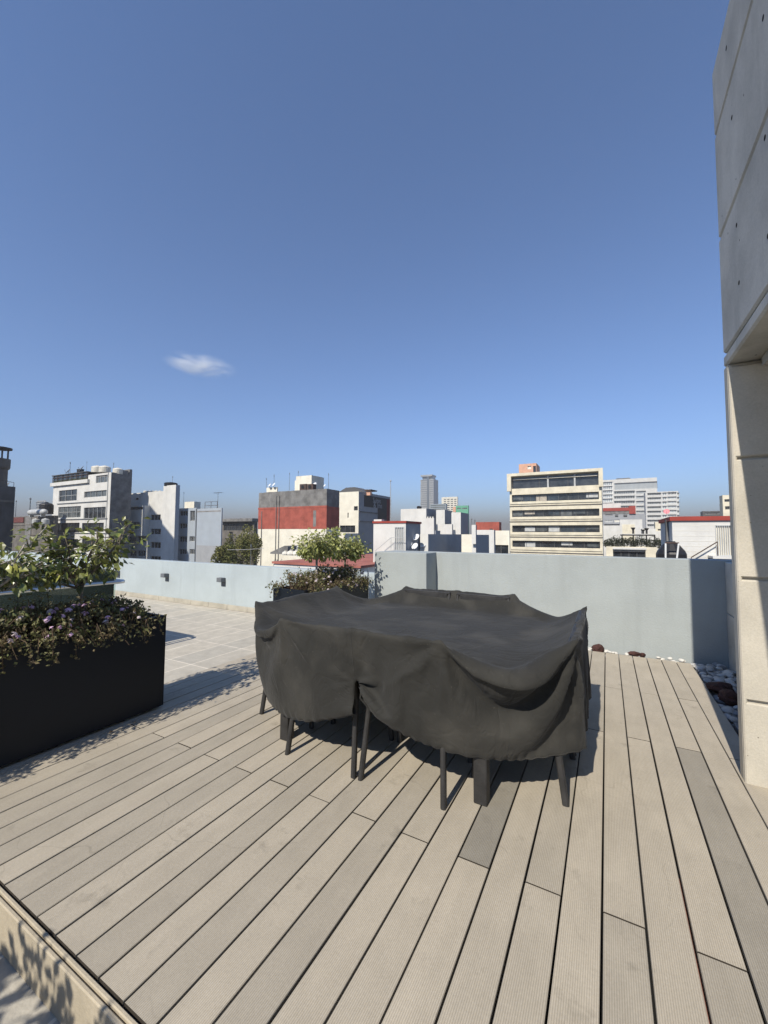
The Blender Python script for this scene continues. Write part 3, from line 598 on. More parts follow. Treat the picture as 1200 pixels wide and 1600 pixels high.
def drape():
    """Tailored cover: settle a skirted cloth over the table top and the eight chair backs (position based dynamics)."""
    rg = np.random.default_rng(5)
    zt = .925
    octa = [(-1.955, 2.115), (-.80, 2.115), (-.155, 2.52), (-.155, 3.70), (-.80, 4.115), (-1.98, 4.115), (-2.615, 3.70), (-2.615, 2.52)]
    cx, cy = -1.385, 3.115
    NS = [32, 22]*4; N = sum(NS); init = []; rest = []; flat = []
    for k in range(8):
        a, b = np.array(octa[k]), np.array(octa[(k+1) % 8]); nrm = np.array([b[1]-a[1], a[0]-b[0]])/np.linalg.norm(b-a)
        for i in range(NS[k]):
            s = i/NS[k]; init.append(a+(b-a)*s); bul = 4*s*(1-s)*((.165 if k == 1 else .06 if k == 7 else .12) if k % 2 else .012)
            rest.append(a+(b-a)*s+nrm*bul); flat.append(a+(b-a)*s+nrm*bul*.3)
    init = np.array(init); rest = np.array(rest); flat = np.array(flat); c = np.array([cx, cy])
    rs = list(np.linspace(.14, 1, 23)); nt = len(rs); nsk = 26; SK = .58
    hv = SK+.03*np.cos(np.arange(N)/N*2*math.pi*3)
    Pi = []; Pr = []
    for s in rs:
        h = zt-.10*(1-s**2.2)
        Pi.append(np.column_stack([c+(init-c)*s, np.full(N, h)])); Pr.append(np.column_stack([c+(rest-c)*s, np.full(N, zt)]))
    for j in range(1, nsk+1):
        f = j/nsk; Pi.append(np.column_stack([c+(init-c)*(1.0+.004*j/nsk), zt-hv*f])); Pr.append(np.column_stack([rest*(1-f)+flat*f, zt-hv*f]))
    P = np.array(Pi); Rr = np.array(Pr); K = len(P)
    P[nt-1:] += rg.normal(size=P[nt-1:].shape)*.002
    ln = lambda A, B: np.linalg.norm(A-B, axis=-1)
    Lr = ln(Rr[1:], Rr[:-1]); La = ln(Rr, np.roll(Rr, -1, 1)); Ls1 = ln(Rr[1:], np.roll(Rr[:-1], -1, 1)); Ls2 = ln(Rr[:-1], np.roll(Rr[1:], -1, 1))
    La[-1] *= .955; La[-2] *= .98                               # hem drawn in by its cord
    Lb = ln(Rr[2:], Rr[:-2]); Lc = ln(Rr, np.roll(Rr, -2, 1))
    V = np.zeros_like(P); dt = 1/90; g = np.array([0, 0, -9.8])
    backs = [(x, y, math.sin(rad(a)), -math.cos(rad(a))) for x, y, a, _ in seats]
    rim = P[nt-1].copy(); seg = np.concatenate([np.full(n, k) for k, n in enumerate(NS)]); pos = np.concatenate([np.arange(n)/n for n in NS])
    hold = np.where(seg % 2 == 0, .9, 0.)
    sag = np.where(seg % 2 == 0, .012*np.abs(np.sin(pos*math.pi*2))**.7, 0)
    rim[:, 2] -= sag; hold[np.roll(seg, 1) != seg] = 1.
    jn = int(np.argmin(np.linalg.norm(init-np.array([-1.365, 2.115]), axis=1))); tie = np.array([-1.366, 2.150, .60])
    r0 = nt-1+int(round(.30/SK*nsk)); Wa = np.ones((K, N)); Wa[r0+1:, jn] = 0; Wc = np.ones((K, N)); Wc[r0+1:, [jn-1, jn]] = 0    # the skirt is open below the tied point
    pins = [(r0, jn, tie), (K-1, jn, tie+np.array([-.022, .012, -.13]))]
    for i_ in range(r0, K): f_ = (i_-r0)/(K-1-r0); pins.append((i_, jn+1, tie+np.array([.016+.02*f_, .006*math.sin(i_*2.2), -.055*f_])))
    steps = 230
    P0 = {}
    for (a, b, t) in pins: P0[(a, b)] = P[a, b % N].copy()
    def con(A, B, L0, k, lo=None):
        d = A-B; l = np.linalg.norm(d, axis=-1)+1e-9; s = (l-L0)/l*.5*k
        if lo is not None: s = np.where(l < L0*lo, (l-L0*lo)/l*.5*k, 0)
        d = d*s[..., None]; return d
    idx = np.arange(N)
    for it in range(steps):
        V = V*.975+g*dt; Q = P+V*dt
        for sub in range(12):
            for o in (0, 1):                                        # radial
                a = np.arange(o, K-1, 2); d = con(Q[a+1], Q[a], Lr[a], 1); Q[a+1] -= d; Q[a] += d
            for o in (0, 1):                                        # around
                a = idx[o::2]; b = (a+1) % N; d = con(Q[:, b], Q[:, a], La[:, a], 1)*Wa[:, a, None]; Q[:, b] -= d; Q[:, a] += d
            for o in (0, 1):                                        # shear
                a = np.arange(o, K-1, 2)
                B = np.roll(Q, -1, 1); d = con(Q[a+1], B[a], Ls1[a], .35)*Wa[a+1][..., None]; Q[a+1] -= d; Q[a] += np.roll(d, 1, 1)
                B = np.roll(Q, -1, 1); d = con(B[a+1], Q[a], Ls2[a], .35)*Wa[a+1][..., None]; Q[a] += d; Q[a+1] -= np.roll(d, 1, 1)
            if sub % 2 == 0:                                        # bending
                for o in range(4):
                    a = np.arange(o, K-2, 4); d = con(Q[a+2], Q[a], Lb[a], .55, .985); Q[a+2] -= d; Q[a] += d
                for o in range(4):
                    a = idx[o::4]; b = (a+2) % N; d = con(Q[:, b], Q[:, a], Lc[:, a], .55, .975)*Wc[:, a, None]; Q[:, b] -= d; Q[:, a] += d
            q = Q[:nt+2]                                             # table top under the sagging middle
            on = (q[..., 0] > TX0-.03) & (q[..., 0] < TX1+.03) & (q[..., 1] > TY0-.03) & (q[..., 1] < TY1+.03) & (q[..., 2] < TZ+.012)
            q[..., 2] = np.where(on, TZ+.012, q[..., 2])
            if sub == 11: q[..., :2] = np.where(on[..., None], P[:nt+2, :, :2], q[..., :2])
            for (cx_, cy_, ox, oy) in backs:                          # chair backs: the skirt stays outside them
                q = Q[nt:]; dd = (q[..., 0]-cx_)*ox+(q[..., 1]-cy_)*oy; tt = np.abs((q[..., 0]-cx_)*oy-(q[..., 1]-cy_)*ox)
                lim = .318+.0*dd; lean = np.clip((.90-q[..., 2])/.45, 0, 1)*.085; lim = lim-lean
                pen = np.where((tt < .285) & (dd > .12) & (dd < lim), lim-dd, 0)
                q[..., 0] += pen*ox; q[..., 1] += pen*oy
            Q[nt-1] += (rim-Q[nt-1])*hold[:, None]
            for (a, b, t) in pins:
                f = min(1, it/120); Q[a, b % N] = P0[(a, b)]*(1-f)+t*f
        V = (Q-P)/dt; sp = np.linalg.norm(V, axis=-1, keepdims=True); V *= np.minimum(1, 2.5/(sp+1e-9)); P = Q
    mid = (9*(P+np.roll(P, -1, 1))-np.roll(P, 1, 1)-np.roll(P, -2, 1))/16; mid[r0+1:, jn-1] = (P[r0+1:, jn-1]+P[r0+1:, jn])/2; mid[r0+1:, jn+1] = (P[r0+1:, jn+1]+P[r0+1:, jn+2])/2; mid[r0+1:, jn] = P[r0+1:, jn]; P = np.stack([P, mid], 2).reshape(K, 2*N, 3)   # refine the settled cloth twofold
    E = np.concatenate([2*P[:1]-P[1:2], P, 2*P[-1:]-P[-2:-1]]); mid = (9*(E[1:-2]+E[2:-1])-E[:-3]-E[3:])/16; Q = np.empty((2*K-1, 2*N, 3)); Q[::2] = P; Q[1::2] = mid; P = Q
    K, N, nt, jn = 2*K-1, 2*N, 2*nt-1, 2*jn; NS = [2*n for n in NS]
    G = np.roll(P, -1, 1)-np.roll(P, 1, 1); H = np.gradient(P, axis=0); Nn = np.cross(G, H); Nn /= np.linalg.norm(Nn, axis=-1, keepdims=True)+1e-9
    if (Nn[nt+5]*(P[nt+5]-P[nt+5].mean(0))).sum() < 0: Nn = -Nn
    dv = P-tie; dd = np.linalg.norm(dv, axis=-1); phi = np.arctan2(dv[..., 2], dv[..., 0])       # tight creases fanning out from the tied point
    P = P+Nn*(.007*np.exp(-dd/.14)*np.clip(dd/.05, 0, 1)*np.sin(phi*9+.6))[..., None]
    jj = np.arange(N); per = np.concatenate([[0], np.cumsum(np.linalg.norm(np.diff(P[nt-1], axis=0), axis=-1))]); tot = per[-1]+np.linalg.norm(P[nt-1, 0]-P[nt-1, -1])
    starts = np.concatenate([[0], np.cumsum(NS)[:-1]])
    for q, ja in enumerate(starts):                                     # pulled folds fanning down from every chair-back corner
        du = (per-per[ja]+tot/2) % tot-tot/2; dz = P[nt-1, ja, 2]-P[nt-1:, :, 2]; du = np.broadcast_to(du, dz.shape); d = np.hypot(du, dz); ph = np.arctan2(dz, du)
        rid = 1-2*np.abs(np.sin(ph*3.6+q*1.3+.5*np.sin(d*9+q))); rid = rid*np.abs(rid)**.3
        P[nt-1:] += Nn[nt-1:]*(.030*np.clip((d-.03)/.16, 0, 1)*np.exp(-d/.26)*rid)[..., None]
        for m in range(4):                                             # sharp creases
            an = rad(38+32*m+rg.uniform(-9, 9)); x = d*np.sin(ph-an); along = np.where(np.cos(ph-an) > 0, d, 0); A = rg.uniform(.006, .012)*np.clip((along-.02)/.07, 0, 1)*np.clip((rg.uniform(.32, .55)-along)/.2, 0, 1)
            P[nt-1:] += Nn[nt-1:]*(A*(np.exp(-(x/.013)**2)-.6*np.exp(-((x-.034)/.024)**2)))[..., None]
        hd = P[nt-1, ja]-P[:nt-1]; d = np.linalg.norm(hd[..., :2], axis=-1); ph = np.arctan2(hd[..., 1], hd[..., 0])
        rid = 1-2*np.abs(np.sin(ph*4+q)); P[:nt-1, :, 2] +=    .009*np.clip((d-.03)/.1, 0, 1)*np.exp(-d/.16)*rid
    hb = np.zeros(K); hb[-9:] = (.05, .12, .25, .4, .6, .8, .95, 1., 1.); P = P+Nn*(hb[:, None]*.0045*np.sin(np.arange(N)*1.45+np.sin(np.arange(N)*.21)*2.5)[None])[..., None]   # gathered hem
    verts = P.reshape(-1, 3); ctr = P[0].mean(0)
    faces = [(i*N+j, (i+1)*N+j, (i+1)*N+(j+1) % N, i*N+(j+1) % N) for i in range(K-1) for j in range(N) if not (j in (jn, jn+1) and i >= 2*r0)]
    faces += [(len(verts), j, (j+1) % N) for j in range(N)]
    return np.vstack([verts, ctr]), faces, P, Nn, nt, jn
def cover_material():
    m = mat('cover_cloth', (.028, .0275, .0245), .85, .10, 2.0, bump=.0, spec=.2, fine=.05, bscale=140); nt = m.node_tree; N = nt.nodes; L = nt.links; b = N['Principled BSDF']
    tc = N.new('ShaderNodeTexCoord')
    def nz(sc, det, dist=0.):
        n = N.new('ShaderNodeTexNoise'); n.inputs['Scale'].default_value = sc; n.inputs['Detail'].default_value = det; n.inputs['Distortion'].default_value = dist; L.new(tc.outputs['Object'], n.inputs['Vector']); return n.outputs[0]
    def mth(op, a, b_=None):
        x = N.new('ShaderNodeMath'); x.operation = op
        for i, v in enumerate((a, b_)):
            if v is None: continue
            if hasattr(v, 'is_linked'): L.new(v, x.inputs[i])
            else: x.inputs[i].default_value = v
        return x.outputs[0]
    ridge = mth('ABSOLUTE', mth('SUBTRACT', nz(3.2, 3, 1.6), .5)); ridge = mth('MINIMUM', ridge, .06)
    ridge2 = mth('ABSOLUTE', mth('SUBTRACT', nz(9, 3, 1.2), .5)); ridge2 = mth('MINIMUM', ridge2, .05)
    h = mth('ADD', mth('MULTIPLY', ridge, 1.9), mth('ADD', mth('MULTIPLY', ridge2, .5), mth('MULTIPLY', nz(7, 5, .8), .35)))
    b1 = N.new('ShaderNodeBump'); b1.inputs['Strength'].default_value = .55; b1.inputs['Distance'].default_value = .03; L.new(h, b1.inputs['Height'])
    b2 = N.new('ShaderNodeBump'); b2.inputs['Strength'].default_value = .2; b2.inputs['Distance'].default_value = .002; L.new(nz(420, 2), b2.inputs['Height']); L.new(b1.outputs[0], b2.inputs['Normal'])
    L.new(b2.outputs[0], b.inputs['Normal']); b.inputs['Sheen Weight'].default_value = .06; b.inputs['Sheen Roughness'].default_value = .5
    # pale dust in patches and specks
    col = b.inputs['Base Color'].links[0].from_socket; mx = N.new('ShaderNodeMix'); mx.data_type = 'RGBA'; L.new(col, mx.inputs[6]); mx.inputs[7].default_value = (.085, .08, .068, 1)
    mr = N.new('ShaderNodeMapRange'); mr.inputs[1].default_value = .48; mr.inputs[2].default_value = .78; mr.inputs[4].default_value = .55; L.new(nz(2.6, 7, .4), mr.inputs[0])
    vo = N.new('ShaderNodeTexVoronoi'); vo.inputs['Scale'].default_value = 22; L.new(tc.outputs['Object'], vo.inputs['Vector']); sp = mth('MULTIPLY', mth('LESS_THAN', vo.outputs['Distance'], .06), .7)
    L.new(mth('MAXIMUM', mr.outputs[0], sp), mx.inputs[0]); L.new(mx.outputs[2], b.inputs['Base Color'])
    return m
cv, cfaces, CP, CN, c_nt, c_jn = drape()
cme = bpy.data.meshes.new('furniture_cover'); cme.from_pydata(cv.tolist(), [], cfaces); cme.materials.append(cover_material())
cme.polygons.foreach_set('use_smooth', [True]*len(cme.polygons)); cme.update()
cob = bpy.data.objects.new('furniture_cover', cme); COL.objects.link(cob)
so_ = cob.modifiers.new('cloth_thickness', 'SOLIDIFY'); so_.thickness = .003; so_.offset = 1
tag(cob, 'dusty black fabric cover draped over the table and chairs on the deck', 'furniture cover')
def sew(name, pts, r, n=6):
    mb = MB(); mb.path(pts, r, n); o = mb.build(name, M('cover_cloth'), cob, smooth=True); return o
hem = [CP[-1, j % CP.shape[1]] for j in range(c_jn+2, c_jn+CP.shape[1]+1)]; sew('hem', hem, .0055)
half = CP.shape[1]//2
for j in (c_jn, (c_jn+half) % CP.shape[1]):
    sew('seam', [CP[i, j]+CN[i, j]*.0022 for i in range(0, CP.shape[0] if j != c_jn else c_nt+26)], .0026, 5)
for j in (64+22, 64*2+44+22, 64*3+44*2+22, -22):
    sew('seam', [CP[i, j]+CN[i, j]*.0022 for i in range(c_nt-1, CP.shape[0])], .0024, 5)
# ------------------------------------------------------------------ the city beyond the parapet
ZG = -18.
class House:
    """A rectangular building whose street front faces the terrace and whose right side recedes."""
    def __init__(s, name, label, cat, X0, X1, Y, Y1, zt, wall, zb=ZG, group=None):
        s.X0, s.X1, s.Y, s.Y1, s.zt, s.zb, s.wall = X0, X1, Y, Y1, zt, zb, wall
        s.t = thing(name, label, cat, ((X0+X1)/2, Y, zb), group=group); s.fh = []; s.sh = []; s.nw = 0
    def rect(s, x0, x1, y0, y1):          # a rectangle read off the photo -> front-plane rectangle
        ym, xm = (y0+y1)/2, (x0+x1)/2
        return (onY(x0, ym, s.Y)[0], onY(x1, ym, s.Y)[0], onY(xm, y1, s.Y)[2], onY(xm, y0, s.Y)[2])
    def win(s, x0, x1, y0, y1, n=2, pane='pane_dark', frame='window_frame', rows=1): s.fh.append((*s.rect(x0, x1, y0, y1), n, pane, frame, rows))
    def winw(s, a0, a1, z0, z1, n=2, pane='pane_dark', frame='window_frame', rows=1): s.fh.append((a0, a1, z0, z1, n, pane, frame, rows))
    def swin(s, x0, x1, y0, y1, n=1, pane='pane_dark', frame='window_frame', rows=1):
        ym, xm = (y0+y1)/2, (x0+x1)/2; a = onX(x0, ym, s.X1)[1]; b = onX(x1, ym, s.X1)[1]
        s.sh.append((min(a, b), max(a, b), onX(xm, y1, s.X1)[2], onX(xm, y0, s.X1)[2], n, pane, frame, rows))
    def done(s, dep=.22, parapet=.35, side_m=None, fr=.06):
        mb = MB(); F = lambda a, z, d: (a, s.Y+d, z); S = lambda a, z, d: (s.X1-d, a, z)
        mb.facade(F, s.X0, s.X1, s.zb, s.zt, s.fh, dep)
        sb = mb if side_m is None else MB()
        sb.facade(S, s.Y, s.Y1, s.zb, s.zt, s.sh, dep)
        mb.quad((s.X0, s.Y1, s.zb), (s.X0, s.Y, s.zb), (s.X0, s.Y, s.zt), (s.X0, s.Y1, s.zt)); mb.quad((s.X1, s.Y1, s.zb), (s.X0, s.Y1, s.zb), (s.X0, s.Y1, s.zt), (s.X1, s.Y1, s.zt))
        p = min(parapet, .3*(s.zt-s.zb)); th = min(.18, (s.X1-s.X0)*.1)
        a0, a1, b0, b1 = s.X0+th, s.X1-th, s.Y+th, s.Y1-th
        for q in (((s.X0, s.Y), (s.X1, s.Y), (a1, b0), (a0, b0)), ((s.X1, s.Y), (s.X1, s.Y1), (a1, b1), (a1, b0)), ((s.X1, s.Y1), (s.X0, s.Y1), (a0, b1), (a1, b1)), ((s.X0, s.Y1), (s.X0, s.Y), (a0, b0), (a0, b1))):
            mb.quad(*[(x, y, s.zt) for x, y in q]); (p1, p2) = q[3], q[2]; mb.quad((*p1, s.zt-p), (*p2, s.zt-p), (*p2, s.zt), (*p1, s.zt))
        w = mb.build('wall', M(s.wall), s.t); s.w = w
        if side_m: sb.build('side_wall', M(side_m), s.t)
        part('roof', M('roofing'), s.t, (a0, a1, b0, b1, s.zt-p-.2, s.zt-p))
        for holes, T in ((s.fh, F), (s.sh, S)):
            for (a, b, c, d, n, pane, frame, rows) in holes:
                fb = MB(); f = min(fr, (d-c)*.12); q0, q1 = dep-.10, dep-.03
                def bar(a_, b_, c_, d_):
                    p = [T(a_, c_, q0), T(b_, c_, q0), T(b_, d_, q0), T(a_, d_, q0), T(a_, c_, q1), T(b_, c_, q1), T(b_, d_, q1), T(a_, d_, q1)]
                    fb.add(p, [(0, 1, 2, 3), (0, 4, 5, 1), (1, 5, 6, 2), (2, 6, 7, 3), (3, 7, 4, 0)])
                bar(a, b, c, c+f); bar(a, b, d-f, d)
                for k in range(n+1):
                    x = a+(b-a-f)*k/n; bar(x, x+f, c+f, d-f)
                for k in range(1, rows): z = c+(d-c)*k/rows; bar(a+f, b-f, z-f/2, z+f/2)
                fo = fb.build('window', M(frame), s.t)
                pb = MB(); pb.add([T(a, c, dep-.02), T(b, c, dep-.02), T(b, d, dep-.02), T(a, d, dep-.02)], [(0, 1, 2, 3)]); pb.build('pane', M(pane), fo)
        return s.t
    def slab(s, name, m, x0, x1, y0, y1, proud=.03, depth=None):   # something standing proud of the front
        a, b, c, d = s.rect(x0, x1, y0, y1); mb = MB(); mb.box(a, b, s.Y-proud, s.Y+(depth if depth else -.003), c, d); return mb.build(name, M(m), s.t)
def house(name, label, cat, px0, pxc, pxe, pytop, Y, wall, ytop_at=None, zb=ZG, Y1=None, group=None):
    X0, X1 = onY(px0, 830, Y)[0], onY(pxc, 830, Y)[0]
    zt = onY(ytop_at if ytop_at else pxc, pytop, Y)[2]
    if Y1 is None:
        k = kx(pxe, 830); Y1 = X1/k if X1 < -.5 else Y
        if X1 >= -.5: Y1 = Y+max(2., min(14., (X1-X0)*.7))
    return House(name, label, cat, X0, X1, Y, Y1, zt, wall, zb, group)
def tank_tall(label, px, py0, py1, r_px, Y, m='black_plastic', base=None, cat='water tank'):
    c = onY(px, py1, Y); t_ = onY(px, py0, Y); r = abs(onY(px+r_px, py1, Y)[0]-onY(px-r_px, py1, Y)[0])/2*.8; h = t_[2]-c[2]
    t = thing('water_tank', label, cat, tuple(c))
    mb = MB(); pr = [(r*.97, 0), (r, h*.04)]
    for k in range(4): z = h*(.06+.16*k); pr += [(r, z), (r*.97, z+h*.02), (r*.97, z+h*.12), (r, z+h*.14)]
    pr += [(r, h*.72), (r*.85, h*.84), (r*.45, h*.93), (r*.3, h*.94)]
    mb.lathe(c, pr, 20); mb.build('tank_body', M(m), t, smooth=False)
    mb = MB(); mb.lathe(c, [(r*.28, h*.93), (r*.3, h*.97), (r*.2, h)], 14); mb.build('lid', M(m), t)
    return t
def dish(label, px, py, r_px, Y, m='dish_white', az=-25, el=35):
    c = onY(px, py, Y); r = r_px*abs(onY(px+1, py, Y)[2]*0+np.linalg.norm(onY(px+1, py, Y)-c))*.8
    t = thing('satellite_dish', label, 'satellite dish', (c[0], c[1], c[2]-r*1.5))
    d = np.array([math.sin(rad(az))*math.cos(rad(el)), -math.cos(rad(az))*math.cos(rad(el)), math.sin(rad(el))]); a = np.cross(d, [0, 0, 1.]); a /= np.linalg.norm(a); b = np.cross(a, d)
    mb = MB(); n = 24; vs = []; fs = []
    for s_, off in ((1, 0), (-1, -.03*r)):
        for i, q in enumerate((0.02, .35, .7, 1.)):
            vs += [c+r*q*(math.cos(2*math.pi*k/n)*a+math.sin(2*math.pi*k/n)*b)+d*(r*.22*(q*q-1)+(off if q < 1 else off)) for k in range(n)]
    for L_ in range(2):
        for i in range(3):
            for k in range(n):
                f = (L_*4*n+i*n+k, L_*4*n+i*n+(k+1) % n, L_*4*n+(i+1)*n+(k+1) % n, L_*4*n+(i+1)*n+k); fs.append(f if L_ == 0 else f[::-1])
    for k in range(n): fs.append((3*n+k, 3*n+(k+1) % n, 7*n+(k+1) % n, 7*n+k))
    mb.add(vs, fs); mb.build('reflector', M(m), t)
    mb = MB(); fpt = c+d*r*.75-b*r*.25; mb.tube(c-b*r*.95, fpt, r*.04); mb.tube(fpt-d*r*.1, fpt+d*r*.1, r*.09); mb.build('feed_arm', M('lamp_grey'), t)
    mb = MB(); mb.tube(c-d*r*.28, c-np.array([0, 0, r*1.5]), r*.06); mb.build('mast', M('lamp_grey'), t)
    return t
def mast(label, px, py0, py1, Y, r=.03, m='lamp_grey', yagi=False, name='antenna_mast', cat='antenna'):
    a = onY(px, py1, Y); b = onY(px, py0, Y); b[0] = a[0]; t = thing(name, label, cat, tuple(a))
    mb = MB(); mb.tube(a, b, r, r*.7, 6); mb.build('mast', M(m), t)
    mb = MB()
    if yagi:
        mb.tube(b-[.9, 0, .1], b+[.9, 0, -.1], r*.8, n=5)
        for k in range(5): mb.tube(b+[-.8+.4*k, -.35, -.1], b+[-.8+.4*k, .35, -.1], r*.5, n=5)
    else: mb.lathe(b-[0, 0, .05], [(r*1.6, 0), (r*2, .1), (r*.5, .3)], 8)
    mb.build('aerial', M(m), t); return t
def clump_tree(name, label, cat, c, R, n, leaf, lm, trunk_to, seed, group=None):
    r = np.random.default_rng(seed); t = thing(name, label, cat, (c[0], c[1], trunk_to), group=group); c = np.array(c); R = np.array(R)
    k = 26; cc = r.normal(size=(k, 3)); cc /= np.linalg.norm(cc, axis=1)[:, None]; cc = c+cc*R*r.uniform(.35, .85, (k, 1)); sz = r.uniform(.22, .42, k)
    i = r.integers(0, k, n); d = r.normal(size=(n, 3)); d /= np.linalg.norm(d, axis=1)[:, None]
    P = cc[i]+d*R*sz[i][:, None]*r.uniform(.75, 1.05, (n, 1)); L_ = MB(); leaves(L_, P, d+r.normal(size=d.shape)*.6, leaf*r.uniform(.6, 1.3, n), 1.6); 
    mb = MB(); b = np.array([c[0], c[1], trunk_to]); h = c[2]-trunk_to; mb.path([b, b+[.02*h, 0, h*.5], c-[0, 0, R[2]*.3]], [.05*h**.5*.9, .035*h**.5, .02*h**.5], 7)
    for q in range(6): e = cc[q]; mb.path([b+[.01*h, 0, h*.6], (b+[0, 0, h*.8]+e)/2, e], [.02*h**.5, .015*h**.5, .006*h**.5], 5)
    mb.build('trunk', M('trunk_bark'), t); L_.build('crown', lm, t); return t

# --- far left: dark concrete building with a round tower on its roof
X1 = -62.; Yb = X1/kx(22, 800); zt = onX(16, 760, X1)[2]
h = House('apartment_building', 'dark weathered concrete building cut by the left edge, round tower on top', 'building', -76, X1, 19., Yb, zt, 'dark_concrete')
h.sh.append((Yb-5.0, Yb-1.2, zt-3.9, zt-2.3, 3, 'pane_dark', 'window_frame', 1)); h.done()
part('band', M('brown_concrete'), h.t, (X1+.003, X1+.08, 19.1, Yb-.05, zt-1.9, zt-1.65))
cx = onX(-4, 760, X1-1.4); t = thing('round_tower', 'round concrete rooftop tower with a flat roof on posts, left edge', 'tower', (cx[0], cx[1], zt))
za, zb_, zc = onX(0, 733, X1-1.4)[2], onX(0, 717, X1-1.4)[2], onX(0, 702, X1-1.4)[2]
mb = MB(); mb.lathe((cx[0], cx[1], zt-.4), [(.85, 0), (.85, za-zt+.4)], 24); mb.build('shaft', M('brown_concrete'), t)
mb = MB(); mb.lathe((cx[0], cx[1], za+.002), [(.95, 0), (1.05, .25), (1.05, zb_-za)], 24); mb.build('upper_ring', M('brown_concrete'), t)
mb = MB(); [mb.tube((cx[0]+.8*math.cos(a), cx[1]+.8*math.sin(a), zb_), (cx[0]+.8*math.cos(a), cx[1]+.8*math.sin(a), zc), .09) for a in (0, 1.57, 3.14, 4.71)]; mb.build('roof_post', M('dark_concrete'), t)
mb = MB(); mb.lathe((cx[0], cx[1], zc), [(1.15, 0), (1.15, .2)], 24); mb.build('flat_roof', M('dark_concrete'), t)
dish('small white satellite dish on the dark building at the left edge', 2, 757, 3, 26.6); dish('small pale satellite dish beside the rail at the left edge', 11, 757, 2.5, 27.2)
mb = MB(); t = thing('roof_rail', 'thin bent iron railing on the dark building at the left edge', 'railing', (X1-.2, Yb-2, zt))
for k in range(7): y = Yb-4+.65*k; mb.tube((X1-.2, y, zt-.2), (X1-.2, y, zt+1.0-.08*k), .025, n=5)
mb.tube((X1-.2, Yb-4, zt+1.0), (X1-.2, Yb-.1, zt+.52), .025, n=5); mb.build('rail', M('rust_iron'), t)
# --- weathered low roofs with tanks
h = house('low_building', 'weathered brown concrete low building with a red panel between two taller buildings', 'building', 12, 84, 90, 807, 33, 'brown_concrete', 40); h.win(50, 62, 821, 826, 1); h.win(65, 76, 822, 827, 1); h.done()  # base tone darkened in place of the shade over this weathered front
h.slab('red_panel', 'dull_red', 20, 38, 808.5, 816.5, .12); h.slab('base_band', 'brown_concrete', 18, 50, 819, 821, .1); h.slab('pier', 'grey_render', 40, 49, 806, 850, .08)
c0, c1_ = onY(48, 801, 32), onY(74, 801, 32); t = thing('gas_tank', 'long horizontal pale grey gas tank on the low brown roof', 'gas tank', ((c0[0]+c1_[0])/2, 32.2, c0[2]-.5))
mb = MB(); ax = [c0[0], c0[0]+.1, c0[0]+.35, c0[0]+.8, c1_[0]-.8, c1_[0]-.35, c1_[0]-.1, c1_[0]]; rr_ = [.05, .26, .44, .5, .5, .44, .26, .05]; mb.path([(a, 31.8, c0[2]) for a in ax], rr_, 16); mb.build('tank_body', M('tank_grey'), t, smooth=True)
mb = MB(); [mb.box(a-.1, a+.1, 31.5, 32.1, c0[2]-.8, c0[2]-.42) for a in (c0[0]+1, c1_[0]-1)]; mb.build('saddle', M('tank_grey'), t)
for lb, px, y0, y1 in (('grey round drum stored under the gas tank, left one', 56, 811, 819), ('grey round drum stored under the gas tank, right one', 71, 811, 819)):
    c = onY(px, y1, 32); t = thing('drum', lb, 'drum', tuple(c)); mb = MB(); mb.lathe(c, [(.5, 0), (.55, .1), (.55, .75), (.35, .9)], 16); mb.build('drum_body', M('tank_grey'), t); mb = MB(); mb.lathe(c+np.array([0, 0, .9]), [(.2, 0), (.15, .1)], 10); mb.build('lid', M('tank_grey'), t)
tank_tall('black water tank above the grey gas tank on the low brown roof', 72, 784.5, 803, 5.5, 33.5)
mast('thin pole with a white tip on the low brown roof, left one', 24, 784, 808, 33.2, .06); mast('thicker dark post on the low brown roof beside the gas tank', 46, 780, 808, 33.2, .10)
h = house('office_tower', 'hazy bluish high-rise seen far off above the gas tank', 'tower', 55.5, 69, 69.5, 782.5, 210, 'tower_panel', 62)
for k in range(6): h.win(56+.3, 68.7, 784+k*3.6, 786+k*3.6, 8, 'pane_blue', 'pale_frame')
h.done()

# --- white apartment block
h = house('apartment_building', 'white apartment block with big windows, cream tanks and a dark roof terrace', 'building', 80, 170, 206, 738.5, 36, 'white_paint', 168, Y1=onY(170, 830, 36)[0]/kx(199, 830))
hw = h
h.win(92, 120, 765.5, 783, 3, 'pane_dark', 'pale_frame', 2); h.win(131.6, 166.4, 767, 776.5, 4, 'pane_mid', 'pale_frame'); h.win(91, 126, 791.5, 809, 5, 'pane_mid', 'pale_frame', 2); h.win(131, 165, 792.5, 810, 5, 'pane_dark', 'pale_frame')
h.win(89, 124, 817, 832, 4, 'pane_dark'); h.win(128, 162, 817, 831, 4, 'pane_dark'); h.win(150, 168, 742.5, 754, 3, 'pane_mid', 'pale_frame'); h.win(88, 122, 842, 856, 4); h.win(128, 162, 842, 856, 4)
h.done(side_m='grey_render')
a = h.rect(84, 138, 741, 751.5); mb = MB(); [mb.box(x-.05, x+.05, 35.8, 35.88, a[2], a[3]) for x in np.linspace(a[0]+.1, a[1]-.1, 8)]; mb.box(a[0], a[1], 35.78, 35.9, a[2]+.75, a[2]+.82); tr_ = mb.build('terrace_frame', M('rust_iron'), h.t); part('terrace_roof', M('window_frame'), h.t, (a[0]-.1, a[1], 35.7, 40, a[3]+.003, a[3]+.12)); part('terrace_glazing', M('pane_dark'), h.t, (a[0]+.05, a[1]-.05, 35.95, 35.99, a[2], a[3]-.003)); part('terrace_plants', M('hedge_leaf'), h.t, (a[0]+.2, a[1]-.2, 35.91, 35.945, a[2], a[2]+.3))
